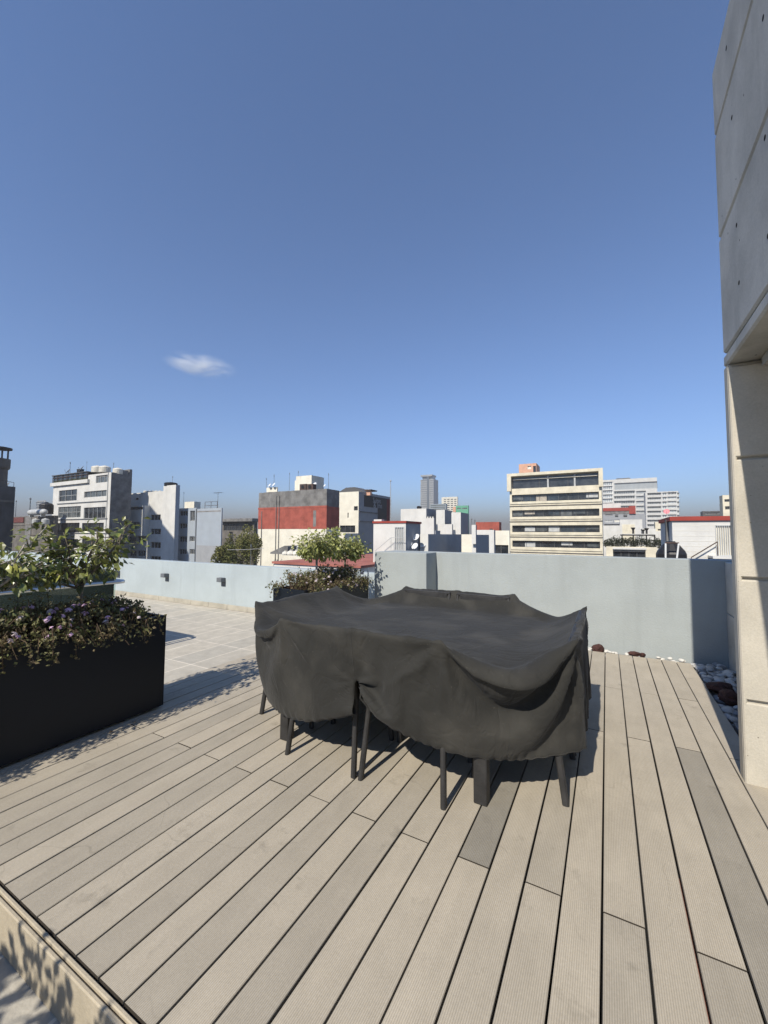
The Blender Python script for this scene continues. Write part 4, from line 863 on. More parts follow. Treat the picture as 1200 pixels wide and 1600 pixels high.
a = h.rect(83, 140, 752, 757.5); mb = MB(); mb.box(a[0]-.3, a[1], h.Y-.35, h.Y-.003, a[2], a[3]); mb.build('balcony_band', M('white_paint'), h.t)
for y in (784.4, 810.5, 832.5): h.slab('sill_band', 'lamp_grey', 90, 168, y, y+1.2, .12)
mb = MB(); x = onY(167.5, 790, 36)[0]; mb.tube((x, 35.93, 1), (x, 35.93, h.zt), .05); mb.tube((x-.5, 35.93, -6), (x, 35.93, 1.0), .05); mb.build('drainpipe', M('tank_grey'), h.t)
part('stair_head', M('grey_render'), h.t, (h.X1-2.2, h.X1-.05, h.Y1+.004, h.X1/kx(206, 760), -4, h.zt+.9), (h.X1-1.6, h.X1-.06, 37.4, h.Y1-.2, h.zt-.3, h.zt+.6))
for px, lb in ((152, 'cream round water tank on the white apartment block, leftmost of three'), (163.5, 'cream round water tank on the white apartment block, middle of three')): tank_tall(lb, px, 727.5, 738.5, 5.5, 37, 'tank_white')
tank_tall('cream round water tank on the white apartment block, by the dark stair head', 184, 731, 741, 5, 37.3, 'tank_white')
mast('tall thin antenna on the dark terrace of the white apartment block', 109, 724, 741, 36.4, .05); mast('thin aerial right of the tall antenna on the white apartment block', 135, 723, 740, 38, .025)
mast('short aerial behind the cream tanks of the white apartment block', 177, 725, 740, 39, .04)
dish('white satellite dish on the dark roof terrace, left one', 106, 736, 3, 36.5); dish('white satellite dish on a dark box above the roof terrace', 127, 731.5, 3, 36.5)
b = onY(124, 740, 36.6); t = thing('roof_box', 'small dark box on the roof of the white apartment block', 'box', tuple(b)); part('box_body', M('black_plastic'), t, (b[0]-.5, b[0]+.5, 36.4, 37.1, b[2]-.3, b[2]+.75)); part('box_lid', M('lamp_grey'), t, (b[0]-.55, b[0]+.55, 36.35, 37.15, b[2]+.752, b[2]+.8))

# --- white stepped block with stair tower
h = house('apartment_building', 'whitish flats with a boxed-out bay behind the white apartment block', 'building', 190, 253, 262, 769.5, 42, 'white_paint', 225)
for y0, y1 in ((804, 813), (826, 835), (847, 856.5), (869, 877)): h.win(235, 251, y0, y1, 3, 'pane_dark', 'pale_frame')
h.win(201, 213, 839, 847, 2, 'pane_dark', 'pale_frame'); h.win(216, 228, 839, 847, 2, 'pane_dark', 'pale_frame'); h.win(203, 213, 860, 869, 3, 'pane_dark', 'pale_frame'); h.win(215, 227, 860, 869, 3, 'pane_dark', 'pale_frame'); h.win(212, 216.5, 778, 781, 1); h.done()
a = h.rect(196.5, 234, 791.5, 837); mb = MB(); mb.box(a[0], a[1], 41.0, 41.997, a[2], a[3]); bay = mb.build('bay', M('white_paint'), h.t)
h2 = h.rect(198, 232.5, 793, 797); mb = MB(); mb.box(h2[0], h2[1], 40.985, 40.997, h2[2], h2[3]); mb.build('strip_window', M('pane_dark'), bay)
h2 = h.rect(200, 227.5, 816, 824.5); mb = MB(); [mb.box(h2[0]+(h2[1]-h2[0])*k/6+.05, h2[0]+(h2[1]-h2[0])*(k+1)/6-.05, 40.98, 40.997, h2[2], h2[3]) for k in range(6)]; mb.build('glass_block_window', M('pane_mid'), bay)
for k in range(5): tank_tall('small white roof tank, number %d from the left in the row of five' % (k+1) if 0 else ['small white roof tank at the left end of the row of five', 'small white roof tank, second from left in the row of five', 'small white roof tank in the middle of the row of five', 'small white roof tank, second from right in the row of five', 'small white roof tank beside the stair tower'][k], 227+k*5.8, 766.5, 770.5, 2.2, 43, 'tank_white')
h = house('stair_tower', 'tall narrow white stair tower with a black tank on top', 'tower', 253, 272.5, 279, 758.5, 40.3, 'white_paint', 262); h.done(side_m='shaded_wall_tone')
tank_tall('black round water tank on top of the white stair tower', 267, 753.5, 760, 7.5, 41.2); mast('thin aerial with a pale tip on the white stair tower', 269.5, 746, 756, 41.3, .03)
h = house('apartment_building', 'flats toned grey-blue for shade, small dark windows, behind the white stair tower', 'building', 279, 306, 312, 794, 42.5, 'shaded_wall_tone', 292)
for (x0, x1, y0, y1) in ((281, 293, 798, 806), (297, 304.5, 798, 814), (280.5, 292, 818, 826), (296, 304, 838, 846), (280, 292, 838, 847), (280, 291.5, 858, 866), (296, 304, 858, 866)): h.win(x0, x1, y0, y1, 3, 'pane_dark', 'pale_frame')
h.done()
h = house('flats_block', 'blank block toned grey-blue for shade, with a darker lower band, right of the grey flats', 'building', 305.5, 345.5, 347, 794.5, 40.6, 'shaded_wall_tone', 320); h.done(); h.slab('painted_band', 'grey_wall_and_side_shade', 306, 345.3, 852.5, 900, .012); h.slab('corner_pipe', 'lamp_grey', 305.2, 306.4, 795, 900, .1)
h = house('roof_hut', 'small cream hut on the roof of the grey flats', 'hut', 287, 302, 312, 784, 46, 'cream_paint', 295, zb=onY(295, 797, 46)[2]); h.done(parapet=.1)
t = thing('roof_frame', 'thin metal roof frame on the blank grey-blue block', 'frame', tuple(onY(330, 794, 41.5))); mb = MB(); q = [onY(x, 784.5, 41.5) for x in (320.5, 339.5)]; z0 = onY(330, 795, 41.5)[2]
for x in (q[0][0], (q[0][0]+q[1][0])/2, q[1][0]): mb.tube((x, 41.5, z0-.2), (x, 41.5, q[0][2]), .035, n=5)
for zz in (q[0][2], z0+.5): mb.tube((q[0][0], 41.5, zz), (q[1][0], 41.5, zz), .03, n=5)
mb.build('rail', M('rust_iron'), t)
mast('tall television aerial beside the metal roof frame', 340, 769, 795, 41.3, .035, yagi=True); mast('thin aerial above the cream roof hut', 286.5, 771, 797, 43.5, .025)

# --- grey-brown flat-roofed building and street trees
h = house('office_building', 'low grey-brown building with a flat overhanging roof behind the trees', 'building', 347.5, 397, 402, 814, 62, 'brown_concrete', 370); h.win(349.5, 394.5, 820, 829, 7, 'pane_dark'); h.win(358, 363.5, 831, 856, 1, 'pane_dark', 'window_frame', 4); h.done(); h.slab('roof_slab', 'grey_render', 346.5, 398.5, 810.5, 815, .8, 4)
h.slab('wall_sign', 'white_iron', 384, 388.5, 831.5, 836, .05)
for px, py, rx, rz, Y, lb in ((354, 868, 1.3, 1.5, 30, 'low round green tree above the terrace wall, left one'), (376, 860, 1.7, 2.1, 33, 'green street tree left of the red and grey building, middle one'), (393, 850, 1.6, 2.7, 37, 'tallest green street tree, beside the cream wall of the red building')):
    c = onY(px, py, Y); clump_tree('street_tree', lb, 'tree', c, (rx, rx, rz), 2600, .20, M('city_leaf'), ZG, int(px), 'street trees')
mb = MB(); wa, wb_ = onY(355, 859, 28), onY(412, 857, 28); t = thing('cable', 'thin cable strung across in front of the street trees', 'cable', tuple(wa)); mb.path([wa, (wa+wb_)/2-[0, 0, .05], wb_], .02, 5); mb.build('wire', M('old_white'), t)
mast('thin pole carrying the cable in front of the street trees', 391.5, 854, 884, 28, .03)

# --- red, grey and cream building
Yr = 42
xa, xb = onY(403.5, 820, Yr)[0], onY(510, 820, Yr)[0]; Y1 = xb/kx(530, 800)
z3, z2, z1 = onY(403.5, 771, Yr)[2], onY(480, 792, Yr)[2], onY(440, 826.5, Yr)[2]
t = thing('banded_building', 'blank building banded grey over red over cream, behind the back planter', 'building', ((xa+xb)/2, Yr, ZG))
mb = MB(); mb.box(xa, xb, Yr, Y1, ZG, z1); mb.build('lower_wall', M('cream_paint'), t)
mb = MB(); mb.box(xa-.02, xb+.02, Yr-.02, Y1+.02, z1, z2); mb.box(xa-.05, xb+.05, Yr-.05, Yr+.3, z2-.15, z2+.1); mb.build('red_band', M('red_paint'), t)
mb = MB(); mb.facade(lambda a, z, d: (a, Yr+d, z), xa, xb, z2, onY(510, 764, Yr)[2], [], .2); zt = onY(510, 763.5, Yr)[2]; mb.box(xa+(xb-xa)*.10, xb, Yr+.004, Y1, z2, zt); mb.box(xa, xa+(xb-xa)*.10-.003, Yr+.004, Y1, z2, zt-1.0); mb.build('upper_wall', M('grey_render'), t)
mb = MB()
for px in (409, 431.5, 436): x = onY(px, 830, Yr)[0]; mb.tube((x, Yr-.09, -5), (x, Yr-.09, z2-.4 if px < 430 else zt-.6), .05, n=6)
mb.build('wall_pipe', M('grey_render'), t)
a0, a1 = onY(489.5, 810, Yr)[0], onY(494, 810, Yr)[0]; part('pale_patch', M('grey_render'), t, (a0, a1, Yr-.026, Yr-.021, z1+.3, z2-.5))
def block(name, label, cat, x0, x1, xe, yt, yb, Y, m, side=None, Y1=None): h = house(name, label, cat, x0, x1, xe, yt, Y, m, zb=onY((x0+x1)/2, yb, Y)[2], Y1=Y1); h.done(parapet=.12, side_m=side); return h
b_ = block('roof_hut', 'tall cream rooftop hut on the banded red and grey building', 'hut', 461, 485.5, 505, 742.5, 768, 46, 'cream_paint'); b_.slab('side_rib', 'cream_paint', 457, 461, 750, 766, -.5, 1.5)
block('roof_hut', 'small low cream hut at the left end of the banded building roof', 'hut', 415, 431.5, 433, 761, 772, 43.5, 'cream_paint')
dish('white satellite dish on the small cream hut, left one', 421, 758, 3, 43.2); dish('white satellite dish on the small cream hut, right one', 427.5, 757, 3.4, 43.2); dish('larger white satellite dish against the tall cream roof hut', 491, 757, 4.2, 44.5, az=-10); dish('white satellite dish right of the tall cream roof hut', 507, 758.5, 2.4, 46)
for px, y0, y1, lb in ((416, 749, 763, 'thin dark aerial left of the small cream hut'), (428, 744, 758, 'thin aerial above the small cream hut'), (452, 741, 766, 'tall thin aerial between the two cream roof huts'), (466, 738, 744, 'short aerial on the tall cream roof hut'), (513, 742, 764, 'very thin aerial at the right corner of the banded building')): mast(lb, px, y0, y1, 45.5, .03)
for px, lb in ((474.5, 'dark cooling unit in front of the tall cream hut, left one'), (485.5, 'dark cooling unit in front of the tall cream hut, right one')):
    b = onY(px, 765, 43.5); u_ = thing('cooling_unit', lb, 'cooling unit', tuple(b)); part('unit_body', M('rust_iron'), u_, (b[0]-.55, b[0]+.55, 43.3, 44, b[2]-.2, b[2]+.75)); mb = MB(); mb.tube((b[0], 43.29, b[2]+.35), (b[0], 43.25, b[2]+.35), .25, n=14); mb.build('fan', M('black_plastic'), u_)
# --- white hotel block with a painted black wall
h = house('hotel_building', 'cream hotel block whose black side wall carries faded white lettering', 'building', 520, 560, 610.5, 768.5, 58, 'cream_paint', 548); hh = h
h.win(553, 559, 791, 797.5, 1); h.win(543, 544.6, 801, 809, 1); h.win(531, 555, 821, 832, 3, 'pane_dark'); h.done(side_m='grey_wall_and_side_shade')
ys_, ye_ = h.X1/kx(569, 790), h.X1/kx(604, 790); zs0, zs1 = onX(585, 801, h.X1)[2], h.zt-.45
part('black_wall', M('black_sign'), h.t, (h.X1+.003, h.X1+.05, ys_, ye_, zs0+.9, zs1), (h.X1+.003, h.X1+.05, ye_-3.4, ye_, zs0-1.2, zs0+.897))
part('red_edge', mat('dark_red_paint', (.16, .025, .03), .8, .1, 1), h.t, (h.X1+.003, h.X1+.05, ye_+.003, h.Y1-.05, -3, zs1))
part('ledge', M('grey_render'), h.t, (h.X1+.003, h.X1+.15, h.Y+.1, ye_-3.5, zs0-.1, zs0), (h.X1+.003, h.X1+.15, h.Y+.1, ye_-3.5, zs0-1.75, zs0-1.6))
def text_on_side(txt, size, y, z, X):
    cu_ = bpy.data.curves.new('lettering', 'FONT'); cu_.body = txt; cu_.size = size; cu_.extrude = .01; o = bpy.data.objects.new('lettering', cu_); COL.objects.link(o)
    dg = bpy.context.evaluated_depsgraph_get(); me = bpy.data.meshes.new_from_object(o.evaluated_get(dg)); bpy.data.objects.remove(o)
    me.materials.clear(); me.materials.append(M('old_white')); q = bpy.data.objects.new('lettering', me); COL.objects.link(q); q.parent = h.t
    q.rotation_euler = (rad(90), 0, rad(90)); q.location = (X-h.t.location.x, y-h.t.location.y, z-h.t.location.z)
text_on_side('Suites', 1.25, h.X1/kx(582, 790), onX(590, 786, h.X1)[2], h.X1+.062); text_on_side('& Inn', 1.5, h.X1/kx(583, 790), onX(590, 794, h.X1)[2], h.X1+.062)
mb = MB(); c = onY(545, 766, 60); mb.prism([(c[0]-3, c[2]-.6), (c[0]+3.4, c[2]-.6), (c[0]+1.3, c[2]+.5), (c[0]-.6, c[2]+.5)], 'y', 60, 63); mb.build('roof_canopy', M('window_frame'), h.t)
b_ = block('roof_hut', 'little red box with a dark cap on the hotel roof', 'hut', 571.5, 578, 580.5, 766.5, 774, 60.5, 'pink_brick'); b_.slab('cap', 'rust_iron', 570.8, 580.5, 765, 766.8, .3, 2)
mast('tall thin white-tipped lightning mast right of the black hotel wall', 610, 752, 816, 55, .07, 'old_white')

# --- red low roof with clutter
X0, X1 = onY(428, 880, 21)[0], onY(600, 880, 24)[0]
t = thing('red_roof_building', 'low building with a dull red flat roof and white rails behind the terrace wall', 'building', ((X0+X1)/2, 24, ZG)); part('body', M('white_paint'), t, (X0, X1, 21, 38, ZG, -.55)); part('roof', M('red_roof'), t, (X0-.1, X1+.1, 20.9, 38.1, -.547, -.40))
mb = MB(); a = onY(520, 868, 31)[0]; b = onY(584, 868, 31)[0]
for k in range(9): x = a+(b-a)*k/8; mb.tube((x, 26, -.40), (x, 26, .45), .03, n=5)
for z in (.02, .45): mb.tube((a, 26, z), (b, 26, z), .03, n=5)
mb.build('rail', M('white_iron'), t)
part('roof_hatch', M('red_paint'), t, tuple(list(onY(463, 860, 33)[:1])+list(onY(480, 860, 33)[:1])+[33, 35, -.397, onY(470, 857, 33)[2]]))
a = onY(428, 872, 29)[0]; b = onY(450, 872, 29)[0]; mb = MB(); mb.prism([(a, -.39), (b+.4, -.39), (b+.4, .35), (b, .40), (a, -.26)], 'y', 28.5, 30.5); mb.build('tilted_skylight', M('grey_render'), t)
a = onY(452, 872, 28)[0]; b = onY(470, 872, 28)[0]
for k in range(5): c = np.array([a+(b-a)*k/4, 27.5+.3*(k % 2), -.397]); s_ = random.uniform(.25, .45); u_ = thing('sack', ['white rubble sack on the red roof, nearest the tilted skylight', 'white rubble sack on the red roof, second from the skylight', 'white rubble sack on the red roof, middle of five', 'white rubble sack on the red roof, second from the small tree', 'white rubble sack on the red roof, nearest the small tree'][k], 'sack', tuple(c)); mb = MB(); mb.lathe(c, [(s_*.9, 0), (s_, s_*.4), (s_*.8, s_*.9), (s_*.25, s_*1.1), (s_*.35, s_*1.3)], 10); mb.build('bag', M('tank_white'), u_); mb = MB(); mb.lathe(c+[0, 0, s_*1.08], [(s_*.28, 0), (s_*.28, s_*.06)], 8); mb.build('tie', M('rust_iron'), u_)
# --- white stair hut with red trim
h = house('roof_hut', 'white rooftop hut with red trim and a pale door behind the pier', 'hut', 583.5, 634, 657, 817.5, 24, 'white_paint', 600, zb=-3); hut = h
h.fh.append((*h.rect(617, 631.5, 823, 861), 4, 'tank_grey', 'pale_frame', 1)); h.done(dep=.06, side_m='grey_wall_and_side_shade', parapet=.05)
mb = MB(); mb.box(h.X0-.06, h.X1+.06, h.Y-.06, h.Y1+.06, h.zt+.001, h.zt+.14); mb.build('red_trim', M('red_trim'), h.t)
mb = MB(); q = [onY(x, y, 23.6) for x, y in ((586, 861), (611, 840), (631, 840))]; mb.path(q, .018, 5); [mb.tube(p, p-[0, 0, .8], .015, n=5) for p in q[1:]]; mb.build('handrail', M('tank_grey'), h.t)
block('roof_block', 'small white block on the red trim of the white hut', 'block', 584, 596, 597, 811.5, 816, 25, 'white_paint', Y1=25.4)
for px, py, rp, Y, lb in ((650, 839, 6.6, 25.2, 'white satellite dish, topmost of the four beside the white hut'), (640, 850, 5.4, 24.8, 'white satellite dish, lower left of the four beside the white hut'), (648, 853, 6.4, 24.6, 'white satellite dish, front middle of the four beside the white hut')): dish(lb, px, py, rp, Y, az=-15)
dish('pale satellite dish in front of the white strip wall, right of the other three', 661, 851, 5.4, 26, az=-10)
# --- cluster of white roof blocks, side shade put into the wall colour
block('white_house', 'big white cube house under the grey skyscraper', 'building', 626, 666, 682, 794.5, 900, 46, 'white_paint', 'grey_wall_and_side_shade')
block('white_house', 'narrow white wall block in front of the big white cube', 'building', 665, 678, 680, 809.5, 900, 42, 'white_paint', 'grey_wall_and_side_shade')
block('white_house', 'white block right of the big white cube, with a square dark side', 'building', 681.5, 695, 706, 796.5, 900, 47, 'white_paint', 'grey_wall_and_side_shade')
block('white_house', 'low pale block below the two white cubes, with a pink spot', 'building', 681, 706.5, 708, 819, 900, 43, 'white_paint', 'grey_wall_and_side_shade')
block('white_house', 'tall white block with a dark shade-toned side in front of the green building', 'building', 705.5, 720, 732, 800.5, 900, 44, 'white_paint', 'grey_wall_and_side_shade')
block('white_house', 'low house with a long shade-toned side wall just behind the parapet', 'building', 656.5, 669, 721.5, 834.5, 900, 26, 'white_paint', 'grey_wall_and_side_shade')
block('white_house', 'small shade-toned chimney block above the long shade-toned wall', 'building', 679.5, 680.5, 688, 829, 840, 27.5, 'grey_wall_and_side_shade')
block('white_house', 'low cream house right of the long shade-toned wall', 'building', 721, 737.5, 739, 835, 900, 30, 'cream_paint', 'grey_wall_and_side_shade')
block('white_house', 'tall thin white wall end with a shade-toned side below the red roof box', 'building', 737, 743.5, 764, 835.5, 900, 28.5, 'white_paint', 'grey_wall_and_side_shade')
block('white_house', 'white wall pillar standing left of the shade-toned side wall', 'building', 737, 743.4, 744, 820, 850, 28.2, 'white_paint', 'grey_wall_and_side_shade', Y1=28.45)
block('white_house', 'white house below the red roof box', 'building', 744, 772, 774, 828, 900, 40, 'white_paint', 'grey_wall_and_side_shade')
h = house('white_house', 'yellowish house with a dark garage opening beside the beige office block', 'building', 770, 796, 797, 829, 44, 'cream_paint', 783); h.win(768.5 if 0 else 771, 794.5, 851.5, 880, 2, 'pane_dark'); h.done()
b_ = block('roof_box', 'dark red box-shaped roof structure left of the beige office block', 'roof structure', 743.5, 780, 783.5, 815.5, 830, 48, 'red_paint', 'red_paint'); b_.slab('vent', 'rust_iron', 765, 770, 826, 828, .02)
tank_tall('flat black water tank on the big white cube house', 655, 790.5, 795.5, 4.5, 47.5)
for k in range(3): tank_tall(['small white tank on the narrow white wall block, left one', 'small white tank on the narrow white wall block, middle one', 'small white tank on the narrow white wall block, right one'][k], 668.5+4*k, 807.2, 810.2, 1.5, 42.6, 'tank_white')
h = house('glass_building', 'low glassy dark roofed building between the skyscraper and the cream tower', 'building', 672, 697, 699, 787.5, 150, 'pale_glass', 680); [h.win(673, 696, 789+3*k, 790.5+3*k, 8, 'pane_mid', 'pale_frame') for k in range(3)]; h.done()
h = house('office_tower', 'cream high-rise with small square windows right of the grey skyscraper', 'tower', 690, 715, 716, 776.5, 420, 'cream_paint', 702)
for r_ in range(9):
    for c in range(4): h.win(693.5+c*5.4, 697+c*5.4, 779.5+r_*3.2, 781+r_*3.2, 1, 'pane_mid', 'pale_frame')
h.done(dep=.6)
h = house('green_building', 'small green building below the cream high-rise', 'building', 712.5, 732, 733, 790, 130, 'green_paint', 722); h.win(722, 730, 793.5, 795.5, 3, 'pane_mid', 'pale_frame'); h.win(714, 720, 793.5, 795.5, 2, 'pane_mid', 'pale_frame'); h.done(); h.slab('red_side_panel', 'pink_brick', 708, 712.4, 792, 800, .2, 3)
h = house('skyscraper', 'grey skyscraper with vertical glass stripe and stepped dark crown, far away', 'tower', 657, 677.5, 678, 749, 620, 'tower_panel', 667, Y1=641)
for r_ in range(24): h.win(658, 666.8, 750.5+r_*3.4, 751.8+r_*3.4, 6, 'tower_glass', 'pale_frame'); h.win(671, 677, 750.5+r_*3.4, 751.8+r_*3.4, 4, 'tower_glass', 'pale_frame')
h.done(dep=.6, fr=.2); h.slab('glass_stripe', 'tower_glass', 667.3, 670.5, 744, 840, .8); h.slab('crown', 'tower_glass', 659.5, 675, 744.5, 749, -2, 15); h.slab('crown_cap', 'tower_panel', 657.5, 675.5, 742, 744.5, 1, 17)
# --- beige office block
h = house('office_building', 'beige concrete office block with five long bands of dark windows', 'building', 797, 941.5, 943, 733.5, 75, 'beige_concrete', 920, Y1=92); ob = h
zb_ = lambda y: onY(799, y, 75)[2]; bands = [(746, 764), (773.5, 784.5), (797.5, 808), (821, 831.5), (844.5, 854.5)]; xl, xr = onY(800, 800, 75)[0], onY(936.5, 800, 75)[0]
for k, (y0, y1) in enumerate(bands):
    nn = [3, 9, 8, 7, 6][k]; h.winw(xl, xr, zb_(y1), zb_(y0), nn, 'pane_dark', 'window_frame')
h.done(dep=.55)
for k, (y0, y1) in enumerate(bands):   # blinds and curtains behind some panes
    for j in range(7):
        if random.random() < (.0 if k == 0 else .5):
            a = xl+(xr-xl)*j/7+.1; part('blind', M(random.choice(['curtain', 'pane_mid', 'tank_grey', 'pane_blue'])), h.t, (a, a+(xr-xl)/7-.25, 75.505, 75.515, zb_(y1)+random.uniform(0, .5), zb_(y0)-random.uniform(.1, .3)))
xm = h.X1
mb = MB()
for y in (791, 815, 838.5, 862): mb.box(h.X0-.05, xm+.05, 74.93, 74.997, zb_(y)-.12, zb_(y)+.05)
mb.build('joint_band', M('brown_concrete'), h.t)
mb = MB(); zt_ = h.zt; mb.box(h.X0-.35, xm+.25, 74.4, 74.995, zb_(745), zt_+.05); mb.box(h.X0-.35, xl-.02, 74.4, 74.995, zb_(768), zb_(745)-.003); mb.box(xr+.02, xm+.25, 74.4, 74.995, zb_(767), zb_(745)-.003); mb.build('upper_frame', M('beige_concrete'), h.t)
mb = MB()
for y0, y1 in ((785, 788), (808.5, 812), (832, 835.5), (855, 858.5)): mb.box(xl-.3, xr+.3, 74.86, 74.997, zb_(y1), zb_(y0))
mb.build('sill', M('beige_concrete'), h.t)
for px in (856, 898): part('column', M('tank_grey'), h.t, (onY(px-1.3, 760, 75)[0], onY(px+1.3, 760, 75)[0], 75.18, 75.36, zb_(764)+.02, zb_(746)-.02))
mb = MB(); mb.tube((xl+.2, 75.1, zb_(750)), (xr-.2, 75.1, zb_(750.5)), .06); mb.build('curtain_rail', M('tank_white'), h.t)
b_ = house('roof_hut', 'pinkish rooftop hut on the beige office block', 'hut', 812, 839.5, 845, 724.5, 79, 'pink_brick', 825, zb=h.zt-.4); b_.win(824, 830, 728, 733, 1, 'tank_white', 'white_iron'); b_.win(833, 837.5, 728, 738, 1, 'pane_dark'); b_.done(parapet=.1)
# --- white office complex with glass
h = house('office_building', 'large white office block with glass corner and dark window bands, left half of the pair', 'building', 940, 1029, 1030, 748, 330, 'white_paint', 985)
x0, x1 = onY(944, 790, 330)[0], onY(959, 790, 330)[0]
for k in range(7): h.win(959.5, 992, 767+k*7.7, 771.5+k*7.7, 9, 'pane_mid', 'pale_frame'); h.win(994, 1009.5, 767+k*7.7, 771.5+k*7.7, 8, 'pale_glass', 'pale_frame')
h.win(960, 1027, 753.5, 764.5, 34, 'pale_glass', 'pale_frame'); 
for k in range(8): h.win(942, 957, 753+k*6.5, 758.5+k*6.5, 5, 'pale_glass', 'white_iron')
h.done(dep=1, fr=.35); h.slab('roof_band', 'brown_concrete', 963, 985, 746.5, 748.2, -2, 20); h.slab('roof_plant', 'tank_grey', 995, 1010, 746.8, 748.4, -3, 12)
h = house('office_building', 'white office block with short dark bands and pale glass end, right half of the pair', 'building', 1010, 1062, 1063, 768, 300, 'white_paint', 1036)
for k in range(11): h.win(1011.5, 1033, 770+k*7, 773.6+k*7, 7, 'pane_mid' if k else 'pane_dark', 'pale_frame'); h.win(1043, 1057, 768.8+k*7, 773+k*7, 6, 'pane_dark' if k == 0 else 'pale_glass', 'white_iron'); h.win(1035, 1042, 769.5+k*7, 774+k*7, 2, 'pale_glass', 'white_iron'); h.win(1058, 1061.5, 769.5+k*7, 774+k*7, 1, 'pale_glass', 'white_iron')
h.done(dep=.9, fr=.3)
# --- middle distance right of the beige block
h = house('grey_building', 'grey building with a red roof edge in front of the white offices', 'building', 940, 1009, 1010, 803, 170, 'grey_wall_and_side_shade', 975); h.win(946, 957, 800.5+3, 806, 2, 'pane_dark'); h.win(961, 966, 804, 808, 1); h.win(974, 980, 804, 808, 1); h.win(960, 968, 812, 816, 3, 'tank_white', 'white_iron'); h.win(945, 957, 812.5, 816, 3, 'tank_grey', 'white_iron'); h.win(944, 968, 819, 822, 5, 'pane_dark'); h.done(); h.slab('red_roof_edge', 'red_trim', 942, 983, 793.5, 798.5, .3, 5); h.slab('red_block', 'red_trim', 983, 993, 790.5, 802.9, .5, 4); h.slab('grey_upper', 'grey_render', 942, 983, 798.6, 803, .1, 4)
block('white_house', 'white roof block above the red roof edge', 'building', 940, 971, 972, 786, 796, 176, 'white_paint')
h = block('white_house', 'white stepped house with a beige panel behind the hedge', 'building', 969, 1004, 1005, 811.5, 900, 120, 'white_paint'); h.slab('beige_panel', 'beige_concrete', 972.5, 992, 819.5, 845, .1)
block('white_house', 'low white house behind the hedge, next to the beige office block', 'building', 940, 972, 973, 821, 900, 110, 'white_paint')
h = house('white_house', 'beige and white house with a row of little windows left of the weathered column', 'building', 1024, 1042, 1043, 815.5, 100, 'beige_concrete', 1033); h.win(1028, 1041, 826.5, 829, 6, 'pane_dark'); h.done(); h.slab('white_base', 'white_paint', 1022, 1041.8, 830, 870, .1)
block('white_house', 'pale low wall house behind the pergola and hedge', 'building', 1003, 1025, 1026, 826, 900, 90, 'white_paint')
a, b = onY(970, 836, 60), onY(1024, 836.5, 60); t = thing('pergola', 'thin black pergola above the hedge with dark posts', 'pergola', tuple((a+b)/2-[0, 0, 2])); mb = MB(); mb.box(a[0], b[0], 59.9, 60.1, a[2]-.08, a[2]+.08); mb.box(a[0], b[0], 62.9, 63.1, a[2]-.08, a[2]+.08); mb.build('beam', M('black_plastic'), t)
for px in (972, 989.5, 1010, 1023): x = onY(px, 840, 60)[0]; mb = MB(); mb.box(x-.07, x+.07, 59.93, 60.07, a[2]-2.4, a[2]-.083); mb.build('post', M('black_plastic'), t)
part('canopy', M('white_paint'), t, (a[0]+.3, b[0]-.1, 60.3, 62.8, a[2]+.085, a[2]+.16))
for px, y0, y1, lb in ((989.5, 825, 836, 'dark flared chimney pipe above the pergola, left one'), (1005, 828, 836, 'short dark chimney pipe above the pergola, middle one'), (1010.5, 826, 836, 'tall dark chimney pipe above the pergola, right one')):
    c = onY(px, y1, 61); q = onY(px, y0, 61); hh_ = q[2]-c[2]; t = thing('chimney_pipe', lb, 'chimney', tuple(c)); mb = MB(); mb.lathe(c, [(.11, .0), (.11, hh_*.7), (.24, hh_)], 10); mb.build('pipe', M('black_plastic'), t); mb = MB(); mb.lathe(c+[0, 0, hh_], [(.26, 0.003), (.26, .06)], 10); mb.build('cap', M('black_plastic'), t)
h = house('roof_terrace', 'beige house wall with a wide dark opening below the hedge', 'building', 946.5, 1026, 1027, 854.5, 55, 'beige_concrete', 985); h.win(958, 1009, 859.5, 880, 4, 'pane_dark'); h.done(dep=.5); zh = h.zt
h.slab('white_lintel', 'white_paint', 957, 1010, 855.5, 858.5, .08)
for k, px in enumerate((951, 962, 973, 987, 1001, 1014, 1029)):
    c = onY(px, 848, 56.2); clump_tree('hedge_shrub', ['dark green hedge shrub next to the beige office block', 'dark green hedge shrub, second from the beige office block', 'dark green hedge shrub, third from the beige office block', 'dark green hedge shrub in the middle of the row of seven', 'dark green hedge shrub left of the right-hand pergola post', 'dark green hedge shrub under the right end of the pergola', 'bushy dark green hedge shrub nearest the black water tank'][k], 'shrub', c, (.62+.1*(k % 3), .5, .62+.12*((k*2) % 3)), 900, .11, M('hedge_leaf'), zh-.36, 40+k, 'hedge shrubs on the roof terrace')
h = house('stone_post', 'weathered dark column carrying the pink dish', 'column', 1041, 1051, 1051.5, 812, 21, 'grey_render', 1046, zb=-2, Y1=21.4); h.done(parapet=.05)
dish('faded pink satellite dish on top of the weathered column', 1041.5, 799, 6.2, 21.1, 'dish_pink', az=-5, el=25)
c = onY(1049, 873, 19); c[2] -= .15; tz = onY(1049, 849, 19)[2]; rr_ = .52*abs(onY(1073, 870, 19)[0]-onY(1026, 870, 19)[0]); t = thing('water_tank', 'wide black dome-topped water tank behind white posts, above the parapet', 'water tank', tuple(c)); hh_ = tz-c[2]
mb = MB(); mb.lathe(c, [(rr_, -1.0), (rr_, hh_*.45), (rr_*.9, hh_*.62), (rr_*.5, hh_*.97), (rr_*.3, hh_)], 14); mb.build('tank_body', M('black_plastic'), t); mb = MB(); mb.lathe(c+[0, 0, hh_+.001], [(rr_*.32, 0), (rr_*.32, .05), (rr_*.25, .08)], 14); mb.build('lid', M('black_plastic'), t)
